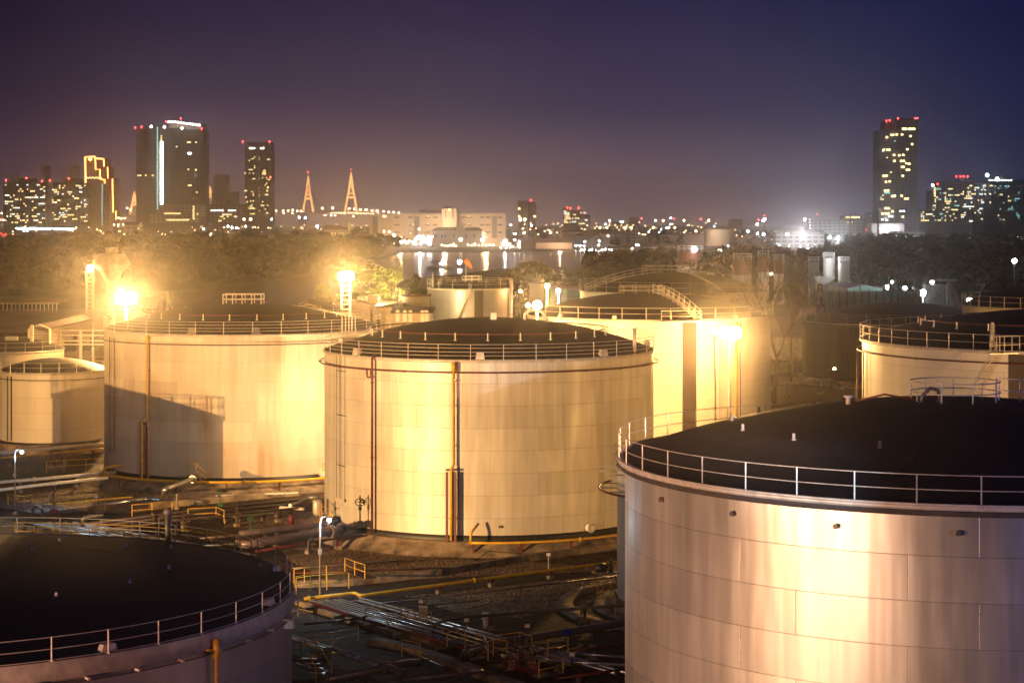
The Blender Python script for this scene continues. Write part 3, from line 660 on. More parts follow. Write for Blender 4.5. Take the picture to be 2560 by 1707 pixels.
# low front left tank
Fk = (-28.2, 95.2, 17.5); ZF = 7.8
Tf, _ = tank('wide low tank in the lower left corner with an orange foam chamber', *Fk, ZF, 0.9, 'shell_grey', levels=(.05, .5, .98), n_posts=44, rail_h=1.0, railr=Fk[2]+.02, lip=.06, z0=0, band=False)
add(Tf, 'curb_band', MB().lathe((Fk[0], Fk[1], 0), [(Fk[2]+.03, ZF-.75), (Fk[2]+.09, ZF-.72), (Fk[2]+.09, ZF-.1)], 120), 'rail')
add(Tf, 'ring_pipe', MB().tube(circ(Fk, Fk[2]+.3, ZF-.86, 120), .035, 6, closed=True), 'pipe_dark')
f0 = None
for q in range(48):
    a = 2*PI*q/48; o = MB().box((0, 0, 0), (.34, .12, .1)).build('ring_bracket', M['rail'], Tf, world_pts=False) if f0 is None else dup(f0); f0 = f0 or o
    o.location = Vector((Fk[0]+(Fk[2]+.25)*math.cos(a), Fk[1]+(Fk[2]+.25)*math.sin(a), ZF-.8))-ORIG[Tf.name]; o.rotation_euler = (0, 0, a)
p = u_to_phi(*Fk, 527); q = on(*Fk, p, 0, .32)
add(Tf, 'foam_chamber', MB().tube([(q.x, q.y, ZF-1.05), (q.x, q.y, ZF-.3)], .16, 14).tube([(q.x, q.y, ZF-.3), (q.x, q.y, ZF-.24)], .1, 14).tube([(q.x, q.y, ZF-.8), on(*Fk, p-1.3, ZF-.75, .05)], .1, 10), 'yellow')
add(Tf, 'foam_pipe', MB().tube([(q.x, q.y, ZF-1.05), (q.x, q.y, .2)], .075, 10).tube([(q.x, q.y, ZF-1.75), (q.x, q.y, ZF-1.7)], .12, 10), 'yellow')
nozzle_boxes(Tf, *Fk[:2], Fk[2]-.35, ZF+.06, [u_to_phi(*Fk, u) for u in (280, 690)]+[110, -60], 'rail', (.75, .45, .3))
mb = MB()
for u, zz_ in ((712, ZF-1.15),): q = on(*Fk, u_to_phi(*Fk, u), zz_, .22); mb.box(q, (.5, .45, .35), math.radians(u_to_phi(*Fk, u)), taper=.7)
add(Tf, 'vent_hood', mb, 'white')
f0 = None
for (u, v) in ((148, 1353), (315, 1363), (427, 1362), (422, 1425), (325, 1466), (140, 1504), (80, 1386), (650, 1400)):
    # small white lugs standing on the roof
    q = G(u, v, ZF+.5); rr = math.hypot(q.x-Fk[0], q.y-Fk[1])
    if rr > Fk[2]-.5: continue
    q.z = roofz(Fk[2], ZF, 0.9, rr)
    o = MB().box((0, 0, .1), (.16, .05, .22), taper=.6).build('roof_lug', M['white'], Tf, world_pts=False) if f0 is None else dup(f0); f0 = f0 or o; o.location = q-ORIG[Tf.name]
# handrail and mixer gear on the far side of the rim
mb = MB()
for k in range(16):
    a = math.radians(40+k*3.4); q = Vector((Fk[0]+(Fk[2]+.9)*math.cos(a), Fk[1]+(Fk[2]+.9)*math.sin(a), ZF-.4)); mb.tube([q, q+Vector((0, 0, 1.0))], .03, 5)
for lv in (.5, 1.0): mb.tube(circ(Fk, Fk[2]+.9, ZF-.4+lv, 24, math.radians(40), math.radians(91), False), .03, 5)
add(Tf, 'platform_rail', mb, 'yellow')
q = Vector((Fk[0]+Fk[2]*math.cos(1.02), Fk[1]+Fk[2]*math.sin(1.02)-.6, ZF))
add(Tf, 'breather_valve', MB().tube([q, q+Vector((0, 0, 1.7))], .16, 10).ball(q+Vector((0, 0, 1.8)), .26, 10).tube([q+Vector((-.5, 0, 0)), q+Vector((-.5, 0, 1.5)), q+Vector((0, 0, 1.7))], .03, 5).tube([q+Vector((.3, 0, 0)), q+Vector((.5, .1, 1.2))], .03, 5), 'rail')

# ------------------------------------------------------------------ pipe yard
def bend(pts, r=.6):
    """round the corners of a polyline"""
    pts = [Vector(p) for p in pts]; out = [pts[0]]
    for i in range(1, len(pts)-1):
        a, b, c = pts[i-1], pts[i], pts[i+1]; d1 = (a-b); d2 = (c-b); rr = min(r, d1.length*.45, d2.length*.45)
        p0 = b+d1.normalized()*rr; p1 = b+d2.normalized()*rr
        for k in range(5): t = k/4; out.append(p0*(1-t)**2+b*2*t*(1-t)+p1*t*t)
    return out+[pts[-1]]
def pipeline(label, pts, r, m, flanges=(), bands=(), supports=(), group=None, name='pipeline', rb=None, sup_m='concrete_pale', cat='pipe'):
    pts = [Vector(p) for p in pts]; T = thing(name, pts[0], label, cat, group); bp = bend(pts, rb or r*4)
    add(T, 'pipe', MB().tube(bp, r, 12), m)
    L_ = [0]
    for a, b in zip(bp, bp[1:]): L_.append(L_[-1]+(b-a).length)
    def at(t):
        s_ = t*L_[-1]
        for i in range(len(bp)-1):
            if L_[i+1] >= s_: 
                d = (bp[i+1]-bp[i]).normalized(); return bp[i]+d*(s_-L_[i]), d
        return bp[-1], (bp[-1]-bp[-2]).normalized()
    for t in flanges:
        q, d = at(t); add(T, 'flange', MB().tube([q-d*r*.45, q-d*r*.08], r*1.55, 16).tube([q+d*r*.08, q+d*r*.45], r*1.55, 16), m)
    for t in bands:
        q, d = at(t); add(T, 'colour_band', MB().tube([q-d*r*1.6, q+d*r*1.6], r*1.03, 12, cap=False), 'blue')
    for t in supports:
        q, d = at(t); h = q.z-r-GZ
        if h > .15: 
            mb = MB().box((q.x, q.y, GZ+h*.5), (.16, .16, h), math.atan2(d.y, d.x)).box((q.x, q.y, GZ+h-.04), (.3, max(r*2.2, .3), .08), math.atan2(d.y, d.x))
            S_ = add(T, 'support', mb, 'red' if sup_m == 'red' else 'pipe_dark'); ORIG[S_.name] = ORIG[T.name]
            MB().box((q.x, q.y, GZ+.14), (.42, .42, .28), math.atan2(d.y, d.x)).build('footing', M['concrete'], S_)
    return T
z6 = -.35
pipeline('long yellow foam main crossing the yard in front of the centre tank on red supports', [G(761, 1496, z6), G(890, 1481, z6), G(898, 1489, z6), G(1200, 1448, z6), G(1541, 1404, z6), G(1800, 1370, z6)], .115, 'yellow', flanges=(.01, .38, .74), supports=(.12, .3, .42, .56, .7), sup_m='red', rb=.5)
rA = [on(C[0], C[1], C[2]+1.6, a, .1) for a in range(-5, 60, 5)]
pipeline('yellow ring main following the foot of the centre tank', [p+Vector((0, 0, 0)) for p in rA], .10, 'yellow', flanges=(.0, .55), supports=(.02, .25, .5, .8), sup_m='red')
pipeline('short yellow branch rising from the ring main to the centre tank riser', [on(C[0], C[1], C[2]+1.6, -4.6, .1), on(C[0], C[1], C[2]+1.55, -4.6, .9), on(C[0], C[1], C[2]+.7, -2.6, 1.5)], .10, 'yellow', rb=.3)
rB = [on(A[0], A[1], A[2]+2.0, a, .25) for a in range(-52, 70, 6)]
pipeline('yellow ring main following the foot of the rust-streaked tank', rB, .13, 'yellow', flanges=(.02, .5, .8), supports=(.1, .3, .45, .6, .75), sup_m='red')
pipeline('yellow elbow joining the rust-streaked tank riser to its ring main', [on(A[0], A[1], A[2]+2.0, -51, .3), on(A[0], A[1], A[2]+2.0, -49, 1.0), on(A[0], A[1], A[2]+.8, -44.5, 1.3)], .12, 'yellow', rb=.4)
z7 = .55
pipeline('thick dark main with flanges running to the valve platform of the centre tank', [G(600, 1362, z7-.2), G(700, 1347, z7), G(838, 1326, z7), G(893, 1313, z7), G(925, 1306, z7)], .34, 'pipe_grey', flanges=(.62, .72, .93), supports=(.45, .66))
pipeline('second thick dark main behind the flanged one near the centre tank', [G(600, 1333, z7), G(700, 1322, z7), G(800, 1312, z7), G(860, 1296, z7)], .24, 'pipe_grey', flanges=(.9,), supports=(.3, .6))
pipeline('thin dark red main beside the foundation of the centre tank', [G(640, 1378, -.2), G(790, 1352, -.2), G(907, 1338, 0.0)], .09, 'red', supports=(.55, .8), sup_m='red')
pipeline('slim purple pipe crossing the yard toward the concrete ring kerb', [G(1081, 1572, -.6), G(1088, 1560, -.2), G(1108, 1551, .0), G(1165, 1541, .0), G(1414, 1523, .0), G(1495, 1516, .0), G(1560, 1512, .0)], .105, 'pipe_grey', flanges=(.18, .55), bands=(.73,), supports=(.33, .8), rb=.6)
pipeline('fat purple main bending down in front of the big right-hand tank', [G(1158, 1650, -1.0), G(1166, 1627, .0), G(1207, 1614, .25), G(1562, 1556, .3), G(1700, 1535, .3)], .24, 'pipe_grey', flanges=(.12, .17), bands=(.5, .83), supports=(.35, .62), rb=1.2)
pipeline('fat flanged main at the bottom edge with a gooseneck end', [G(808, 1700, .2), G(968, 1667, .2), G(990, 1677, -.1), G(1003, 1686, -.25)], .24, 'pipe_grey', flanges=(.0, .76, 1.0), supports=(.45,), rb=.6)
pipeline('fat main beyond the gooseneck end, half sunk in the earth', [G(968, 1668, 0), G(1010, 1658, -.1), G(1045, 1655, -.3)], .24, 'pipe_grey', flanges=(.02,))
# the pipe bundle sloping to the lower right
P0, P1, P2 = G(800, 1496, -.4), G(1014, 1556, -.4), G(1300, 1640, -.4)
dirn = (P2-P0).normalized(); nrm = Vector((-dirn.y, dirn.x, 0))
for k, (off, r, m, lab, a, b) in enumerate(((-1.3, .13, 'red', 'thick red pipe along the near side of the pipe bundle', 0.05, 1.0), (-.85, .06, 'steel', 'first thin steel pipe of the bundle, next to the red one', 0, .9),
        (-.5, .05, 'steel', 'second thin steel pipe of the bundle counted from the red one', 0.02, 1.0), (-.15, .06, 'steel', 'third thin steel pipe of the bundle counted from the red one', 0.02, .6), (.2, .05, 'steel', 'fourth thin steel pipe of the bundle counted from the red one', .02, 1.05),
        (.55, .06, 'steel', 'fifth thin steel pipe of the bundle counted from the red one', .04, .62), (.95, .05, 'steel', 'sixth thin steel pipe of the bundle counted from the red one', .04, 1.1), (1.7, .10, 'steel', 'thicker pale pipe on the far side of the pipe bundle', .1, 1.3), (2.3, .085, 'steel', 'outermost pale pipe on the far side of the bundle', .06, 1.35))):
    a_, b_ = P0.lerp(P2, a)+nrm*off, P0.lerp(P2, b)+nrm*off
    pipeline(lab, [a_, b_], r, m, flanges=(.3, .7) if r > .08 else (.5,), group='pipes of the bundle sloping to the lower right')
for k in range(7):
    q = P0.lerp(P2, .06+k*.16)+nrm*.5
    tag(MB().box((q.x, q.y, -.66), (.2, 5.2, .22), math.atan2(dirn.y, dirn.x)).box((q.x, q.y, -.88), (.3, 4.0, .2), math.atan2(dirn.y, dirn.x)).build('pipe_sleeper', M['concrete'], loc=(q.x, q.y, GZ)), 'concrete sleeper under the pipe bundle', 'sleeper', 'sleepers under the pipe bundle')
# lower left pair
for i, (o_, r, m, lab) in enumerate(((0, .12, 'steel', 'pale silver pipe running from the low tank toward the bottom flanged main'), (.55, .06, 'steel', 'thin teal-lit pipe beside the pale silver pipe right of the low tank'))):
    a_, b_ = G(725, 1596, -.3), G(965, 1668, -.3); d = (b_-a_).normalized(); n_ = Vector((-d.y, d.x, 0))
    pipeline(lab, [a_+n_*o_-d*4, b_+n_*o_], r, m, flanges=(.4, .8), supports=(.5,))
for u0, v0, u1, v1, m, r, lab in ((1322, 1648, 1570, 1662, 'steel', .09, 'nearer silver pipe left of the big right-hand tank, at the bottom'), (1366, 1628, 1570, 1642, 'steel', .07, 'farther silver pipe left of the big right-hand tank'),
        (1395, 1695, 1560, 1672, 'red', .08, 'red pipe at the bottom beside the big right-hand tank'), (1310, 1638, 1440, 1612, 'red', .09, 'red pipe running from the red valves to a small offset'), (1440, 1625, 1570, 1606, 'red', .07, 'red pipe beyond the small offset, reaching the right-hand tank')):
    pipeline(lab, [G(u0, v0, -.3), G(u1, v1, -.3)], r, m, flanges=(.2, .6), supports=(.3,))
# left yard
pipeline('long cream pipe in front of the small pale tank at the left', [G(-60, 1136, .6), G(269, 1108, .6), G(330, 1102, .6)], .17, 'white', flanges=(.7,), supports=(.2, .5))
pipeline('thin yellow pipe below the long cream pipe at the left', [G(-60, 1150, .3), G(269, 1120, .3), G(300, 1117, .3)], .08, 'yellow', supports=(.6, .8))
pipeline('cream pipe in the dark left yard with a red band', [G(-60, 1210, .2), G(100, 1197, .2), G(290, 1180, .2)], .16, 'white', flanges=(.4,), supports=(.3, .7))
pipeline('brighter cream pipe lower in the dark left yard', [G(-60, 1232, .2), G(90, 1213, .2), G(269, 1194, .2)], .15, 'white', supports=(.3, .6))
pipeline('silver pipe dropping from the rust-streaked tank down to the gravel', [G(484, 1196, 1.3), G(411, 1224, 1.2), G(404, 1252, -.8)], .24, 'steel', flanges=(.02,), supports=(.3,), rb=.7)
pipeline('silver pipeline lying across the lit gravel', [G(150, 1278, -.7), G(327, 1252, -.7), G(369, 1247, -.7), G(440, 1252, -.7), G(506, 1255, -.7)], .17, 'steel', flanges=(.5, .62), supports=())
pipeline('silver pipe elbow behind the low tank, left of the breather valve', [G(205, 1320, -.8), G(207, 1296, .4), G(222, 1290, .5), G(258, 1288, .5)], .14, 'steel', rb=.5)
for k, (dv, r, lab) in enumerate(((0, .11, 'upper pipe of the trio running from the low tank to the centre tank'), (9, .10, 'middle pipe of the trio running from the low tank to the centre tank'), (20, .10, 'lower pipe of the trio running from the low tank to the centre tank'))):
    pipeline(lab, [G(225, 1308+dv, .1), G(480, 1276+dv, .1), G(745, 1249+dv, .1)], r, 'pipe_grey', flanges=(.3, .7), supports=(.2, .45, .7, .9), group='trio of pipes behind the low tank')
pipeline('silver pipe hooked down at the right end beside the valve drum', [G(725, 1263, .3), G(770, 1247, .3), G(776, 1243, .5), G(800, 1243, .5)], .14, 'steel', rb=.4)
pipeline('pale pipe between the low tank and the centre tank, ending at the drum', [G(700, 1268, .0), G(760, 1272, .0)], .14, 'white')
P0, P1 = G(130, 1308, -.5), G(470, 1372, -.5); dirn = (P1-P0).normalized(); nrm = Vector((-dirn.y, dirn.x, 0))
for k in range(8):
    r = .07 if k % 3 else .11; labs = ('nearest', 'second', 'third', 'fourth', 'fifth', 'sixth', 'seventh', 'farthest')
    pipeline(labs[k]+' silver pipe of the lit bundle behind the low tank', [P0+nrm*(k*.5-1.5)-dirn*(2-k*.5), P1+nrm*(k*.5-1.5)+dirn*6], r, 'steel', flanges=(.45,), group='silver pipe bundle behind the low tank')
P0, P1 = G(-30, 1252, -.5), G(190, 1290, -.5); dirn = (P1-P0).normalized(); nrm = Vector((-dirn.y, dirn.x, 0))
for k in range(7):
    labs = ('nearest', 'second', 'third', 'fourth', 'fifth', 'sixth', 'farthest')
    pipeline(labs[k]+' grey pipe of the bundle by the left street lamp', [P0+nrm*(k*.6-1.5), P1+nrm*(k*.6-1.5)], .09, 'pipe_grey', group='grey pipe bundle at the left edge')
pipeline('bent steel hoop pipe over the grey bundle at the left', [G(82, 1278, -.5), G(84, 1268, .3), G(97, 1264, .5), G(104, 1272, .2), G(106, 1280, -.5)], .13, 'steel', rb=.5)
pipeline('grey header pipe with two legs behind the bright tank at the right', [G(1900, 965, 1.0), G(2080, 950, 1.0), G(2098, 962, .4), G(2110, 972, -.6)], .28, 'pipe_grey', supports=(.25, .3, .6, .65), rb=.8)
pipeline('thin yellow pipe left of the spiral-stair tank', [G(2095, 957, .3), G(2150, 966, .3)], .14, 'yellow')

for k, (u0, v0, u1, v1, z_, r_, m_, lab) in enumerate(((730, 1420, 1010, 1400, -.5, .06, 'pipe_grey', 'thin grey pipe on the gravel, nearest to the foundation slope'), (735, 1432, 1130, 1420, -.5, .05, 'red', 'thin red line crossing the gravel before the centre tank'), (920, 1512, 1541, 1440, -.6, .07, 'pipe_grey', 'thin grey pipe running just in front of the yellow foam main'), (900, 1530, 1200, 1500, -.6, .05, 'pipe_grey', 'short thin pipe left of the two concrete blocks'),
        (760, 1560, 950, 1540, -.6, .07, 'pipe_dark', 'dark pipe under the pipe bundle, left end'), (740, 1660, 900, 1700, -.5, .10, 'pipe_grey', 'grey pipe under the short yellow stair'), (1000, 1700, 1250, 1672, -.6, .10, 'pipe_grey', 'grey pipe low in the bottom middle of the yard'), (1050, 1640, 1160, 1690, -.6, .07, 'red', 'red pipe crossing the earth left of the fat purple main'),
        (430, 1300, 700, 1282, -.4, .08, 'steel', 'thin silver pipe right of the lit bundle, below the trio'), (500, 1345, 690, 1330, -.3, .10, 'pipe_grey', 'grey pipe reaching the thick dark mains from the left'), (480, 1366, 680, 1352, -.4, .07, 'steel', 'thin silver pipe in front of the thick dark mains'), (1330, 1590, 1560, 1570, -.5, .06, 'steel', 'thin steel pipe behind the fat purple main'),
        (100, 1262, 330, 1242, -.6, .08, 'yellow', 'thin yellow pipe along the far edge of the lit gravel'), (540, 1240, 745, 1232, -.6, .10, 'white', 'cream pipe lying below the yellow ring main of the rust-streaked tank'))):
    pipeline(lab, [G(u0, v0, z_), G(u1, v1, z_)], r_, m_, flanges=(.2, .55, .85), supports=(.15, .5, .85) if z_ > -.45 else (), group='thin pipes of the yard')
# dike walls and berms
def wall(name, label, pts, h, w, m, cat, z=GZ):
    mb = MB(); 
    P = [Vector((p.x, p.y, 0)) for p in pts]; vs = []
    for i, p in enumerate(P):
        t = (P[min(i+1, len(P)-1)]-P[max(i-1, 0)]).normalized(); n = Vector((-t.y, t.x, 0))
        for (a, zz) in ((-w*.75, z-.1), (-w*.5, z+h), (w*.5, z+h), (w*.75, z-.1)): vs.append((p.x+n.x*a, p.y+n.y*a, zz))
    fs = []
    for i in range(len(P)-1):
        for k in range(3): fs.append((i*4+k, i*4+k+1, (i+1)*4+k+1, (i+1)*4+k))
    e = (len(P)-1)*4; fs += [(0, 3, 2, 1), (e, e+1, e+2, e+3)]
    mb.add(vs, fs); return tag(mb.build(name, M[m]), label, cat)
wall('dike_wall', 'low concrete dike wall running from the low tank up to the centre tank', [G(130, 1290), G(235, 1278), G(480, 1262), G(745, 1237)], .55, .5, 'concrete', 'wall')
wall('dike_wall', 'low dark dike wall between the centre tank yard and the yellow foam main', [G(735, 1468), G(880, 1462), G(1100, 1438), G(1300, 1404), G(1541, 1372)], .5, .45, 'concrete', 'wall')
wall('dike_wall', 'curved earth-stained dike wall in the bottom right of the yard', [G(930, 1608), G(1020, 1625), G(1150, 1668), G(1290, 1720), G(1350, 1740)], .35, .8, 'concrete', 'wall')
wall('dike_wall', 'long concrete dike wall left of the pipe bundle', [G(745, 1510), G(800, 1530), G(930, 1572), G(1080, 1610)], .3, .35, 'concrete', 'wall')
wall('boundary_wall', 'pale perimeter wall between the bright tank and the dark unlit tank', [G(1880, 896, GZ), G(2012, 902, GZ)], 4.2, .3, 'concrete_pale', 'wall')

# handrails, walkways, ladders
def handrail(label, pts, h=1.0, m='yellow', n=None, group='yellow handrails of the pipe yard', deck=None, name='handrail', z_rel=(0.5, 1.0), r=.028):
    pts = [Vector(p) for p in pts]; T = thing(name, pts[0], label, 'handrail', group); mb = MB()
    for lv in z_rel: mb.tube([p+Vector((0, 0, h*lv)) for p in pts], r, 6)
    add(T, 'rail', mb, m); f0 = None
    P = []
    for a, b in zip(pts, pts[1:]):
        k = max(1, round((b-a).length/2.2)); P += [a.lerp(b, i/k) for i in range(k)]
    P.append(pts[-1])
    for p in P:
        o = MB().box((0, 0, h/2), (r*2, r*2, h)).build('post', M[m], T, world_pts=False) if f0 is None else dup(f0); f0 = f0 or o; o.location = p-ORIG[T.name]
    if deck:
        w = deck; 
        for a, b in zip(pts, pts[1:]):
            d = (b-a); n_ = Vector((-d.y, d.x, 0)).normalized()*w/2; c_ = (a+b)/2+n_
            dk = MB().box((c_.x, c_.y, c_.z-.03), (d.length, abs(w), .05), math.atan2(d.y, d.x)); add(T, 'deck', dk, 'grating'); break
    return T
zh = -.3
handrail('yellow handrail in front of the slope of the centre tank foundation, right one', [G(862, 1428, zh), G(912, 1446, zh)], deck=1.0)
handrail('yellow handrail with its end at the street lamp pole, farther of two', [G(735, 1460, zh), G(761, 1455, zh), G(816, 1448, zh)], 1.05)
handrail('yellow handrail passing behind the street lamp pole, nearer of two', [G(740, 1484, zh), G(776, 1478, zh), G(817, 1474, zh), G(872, 1470, zh)], 1.1)
handrail('orange-lit walkway handrail with a grating deck right of the low tank', [G(764, 1624, 0), G(832, 1616, 0), G(896, 1600, 0)], .85, deck=-1.0)
handrail('handrail guarding the crossing over the pale pipes, left part', [G(968, 1572, -.1), G(1020, 1558, -.1), G(1036, 1562, -.1)], .85)
handrail('handrail guarding the crossing over the pale pipes, right part', [G(1002, 1550, -.1), G(1037, 1560, -.1), G(1059, 1568, -.1), G(1078, 1563, -.1)], .85)
handrail('small handrail cage over the pipe bundle, left of the fat purple main', [G(1118, 1616, -.1), G(1162, 1608, -.1)], .85, deck=.9)
handrail('handrail cage astride the fat purple main', [G(1211, 1630, -.1), G(1220, 1650, -.1), G(1267, 1640, -.1), G(1233, 1638, -.1)], .95, deck=.9)
handrail('lowest handrail in front of the red valves', [G(1347, 1694, -.1), G(1407, 1682, -.1)], .9, deck=.8)
handrail('brownish handrail by the concrete ring kerb', [G(1494, 1505, -.2), G(1508, 1495, -.2), G(1524, 1497, -.2), G(1538, 1535, -.6)], 1.2)
handrail('yellow handrail in the dark yard below the small pale tank', [G(116, 1182, .0), G(160, 1178, .0), G(269, 1172, .0)], 1.15)
handrail('faint yellow handrail on the lit gravel, left of the small frame', [G(167, 1276, -.5), G(216, 1268, -.5)], 1.1)
handrail('small yellow frame astride the silver pipeline on the gravel', [G(249, 1273, -.7), G(262, 1276, -.7)], 1.4)
handrail('yellow handrail beside the flanged valves of the centre tank, long one', [G(805, 1298, .5), G(825, 1302, .5), G(860, 1302, .5), G(906, 1312, .5)], 1.1, deck=1.2)
handrail('yellow stepped handrail going down to the foot of the red riser', [G(914, 1303, .5), G(934, 1336, -.5)], 1.1)
handrail('tall yellow braced handrail left of the drum by the centre tank', [G(800, 1300, .6), G(805, 1292, .6), G(824, 1296, .6)], 1.2)
handrail('small yellow handrail on the platform right of the rust-streaked tank foot', [G(806, 1189, .4), G(815, 1190, .4)], 1.2)
for k, (pts_, lab) in enumerate((([(1246, 1628), (1300, 1620), (1330, 1632)], 'handrail of the platform behind the tallest red valve'), ([(745, 1540), (790, 1550)], 'short handrail beside the street lamp foot'), ([(915, 1560), (960, 1545)], 'short handrail at the left end of the pipe crossing'), ([(330, 1290), (380, 1286), (430, 1282)], 'handrail along the pipe trio, left stretch'), ([(470, 1300), (540, 1296), (560, 1304)], 'handrail along the pipe trio, right stretch'),
        ([(20, 1262), (60, 1268), (80, 1264)], 'handrail at the grey pipe bundle left of the street lamp'), ([(1370, 1640), (1420, 1632)], 'handrail astride the silver pipes beside the big right-hand tank'), ([(1005, 1640), (1050, 1650)], 'low handrail on the curved earth-stained dike'))):
    handrail(lab, [G(u, v, -.4) for u, v in pts_], 1.0)
# crossover stair at the rust-streaked tank
T = thing('crossover_stair', G(490, 1205, 0), 'yellow crossover stair over the silver pipe at the rust-streaked tank', 'stair')
a, b, c_ = G(466, 1190, 1.0), G(490, 1190, 1.0), G(522, 1217, -.6)
add(T, 'stair_rail', MB().tube([a, a+Vector((0, 0, 1.2)), b+Vector((0, 0, 1.2)), c_+Vector((0, 0, 1.1)), c_], .045, 6).tube([b, b+Vector((0, 0, 1.2))], .045, 6).tube([b+Vector((0, 0, .6)), c_+Vector((0, 0, .5))], .035, 6), 'yellow')
mb = MB()
for k in range(7): q = b.lerp(c_, (k+.5)/7); mb.box((q.x, q.y+.3, q.z), (.3, .8, .05))
mb.box(((a.x+b.x)/2, a.y+.3, 1.0), (1.1, .9, .05)); add(T, 'tread', mb, 'pipe_dark')
T = thing('access_stair', G(760, 1668, 0), 'short yellow stair going down at the bottom edge right of the low tank', 'stair')
a, b = G(752, 1640, .2), G(790, 1712, -.6)
for off in (0, .9): add(T, 'stair_rail', MB().tube([a+Vector((off, 0, 0)), a+Vector((off, 0, 1)), b+Vector((off, 0, 1.0)), b+Vector((off, 0, 0))], .035, 6), 'yellow')
mb = MB()
for k in range(6): q = a.lerp(b, (k+.5)/6); mb.box((q.x+.45, q.y, q.z), (.9, .3, .05))
add(T, 'tread', mb, 'pipe_grey')

# valves, drums, small gear
def gate_valve(label, q, h=1.5, m='green', s=.3, group=None, wheel=True):
    T = thing('gate_valve', q, label, 'valve', group); q = Vector(q)
    add(T, 'valve_body', MB().box(q+Vector((0, 0, s*.6)), (s*1.6, s, s*1.2), .2, taper=.6).tube([q+Vector((-s*1.1, 0, s*.4)), q+Vector((-s*.9, 0, s*.4))], s*.75, 12).tube([q+Vector((s*.9, 0, s*.4)), q+Vector((s*1.1, 0, s*.4))], s*.75, 12), m)
    add(T, 'spindle', MB().tube([q+Vector((0, 0, s)), q+Vector((0, 0, h))], s*.13, 8).tube([q+Vector((0, 0, h*.55)), q+Vector((0, 0, h*.66))], s*.3, 8), m)
    if wheel:
        zc = h*.8; add(T, 'handwheel', MB().tube([q+Vector((s*.9*math.cos(t), s*.3*math.sin(t), zc+s*.5*math.sin(t)*1.2)) for t in [2*PI*k/16 for k in range(16)]], s*.09, 6, closed=True).tube([q+Vector((-s*.9, 0, zc)), q+Vector((s*.9, 0, zc))], s*.06, 5), m)
    return T
gate_valve('tall dark valve with a handwheel against the left foot of the centre tank', G(900, 1318, .6), 2.6, 'black', .45)
gate_valve('short dark valve spindle left of the handwheel valve at the centre tank', G(838, 1300, .6), 1.6, 'black', .3, wheel=False)
gate_valve('green valve between the low tank and the lit gravel, on the pipe trio', G(550, 1268, .1), 1.6, 'green', .3)
gate_valve('green valve on the dark main left of the street lamp', G(627, 1330, .2), 1.4, 'green', .28)
gate_valve('dark handwheel valve at the left foot of the rust-streaked tank', G(294, 1178, .2), 2.0, 'black', .4)
gate_valve('dark valve right beside the slim cream tank', G(1552, 1492, -.4), 1.6, 'black', .4)
gate_valve('red valve stem over the grey bundle at the left', G(135, 1280, -.2), 1.2, 'red', .3)
gate_valve('tall red hydrant standing behind the rail of the low tank', G(135, 1300, -.4), 1.5, 'red', .22)
gate_valve('tallest red valve of the red valve cluster in the lower yard', G(1288, 1652, -.3), 1.5, 'red', .38)
gate_valve('red valve with a drum top right of the tallest red valve', G(1316, 1646, -.3), 1.2, 'red', .34, wheel=False)
gate_valve('low red valve on the flanged red pipe, left one', G(1278, 1672, -.5), .7, 'red', .42)
gate_valve('low red valve on the flanged red pipe, right one', G(1330, 1676, -.5), .7, 'red', .42)
gate_valve('dim red valve in the dark yard left of the rust-streaked tank, first', G(128, 1172, .3), 1.8, 'red', .4)
gate_valve('dim red valve in the dark yard left of the rust-streaked tank, second', G(152, 1170, .3), 1.8, 'red', .4)
gate_valve('black valve on the pipe beside the concrete ring kerb', G(1453, 1556, -.6), 1.1, 'pipe_grey', .35, wheel=False)
pipeline('flanged red pipe under the red valve cluster', [G(1255, 1640, -.4), G(1275, 1664, -.4), G(1330, 1680, -.4), G(1400, 1690, -.4)], .16, 'red', flanges=(.2, .4, .6, .8), rb=.5)
q = G(1214, 1570, -.9); tag(MB().tube([q, q+Vector((0, 0, .6))], .17, 12).tube([q+Vector((0, 0, .6)), q+Vector((0, 0, .66))], .27, 12).tube([q+Vector((0, 0, .9)), q+Vector((0, 0, 1.0))], .25, 12).tube([q+Vector((0, 0, .66)), q+Vector((0, 0, .9))], .1, 10).build('pipe_stanchion', M['white'], loc=q), 'white flanged stanchion holding the slim purple pipe', 'stanchion')
q = G(728, 1310, -.2)
T = thing('oil_drum', q, 'red steel drum standing on the gravel left of the centre tank', 'drum'); add(T, 'body', MB().tube([q, q+Vector((0, 0, .9))], .29, 20), 'red')
mb = MB(); [mb.tube([q+Vector((0, 0, z)), q+Vector((0, 0, z+.04))], .305, 20) for z in (0, .3, .6, .86)]; add(T, 'hoop', mb, 'red')
q = G(793, 1290, .6); T = thing('filter_vessel', q, 'upright pale vessel on legs beside the flanged mains', 'vessel')
add(T, 'body', MB().lathe(q, [(.001, 1.45), (.3, 1.38), (.38, 1.2), (.38, .3), (.3, .1), (.001, .05)], 20), 'rail'); add(T, 'lid', MB().tube([q+Vector((0, 0, 1.3)), q+Vector((0, 0, 1.36))], .43, 20), 'rail')
mb = MB(); [mb.box((q.x+a*.28, q.y+b*.28, q.z-.4), (.07, .07, 1.3)) for a in (-1, 1) for b in (-1, 1)]; add(T, 'leg', mb, 'pipe_dark')
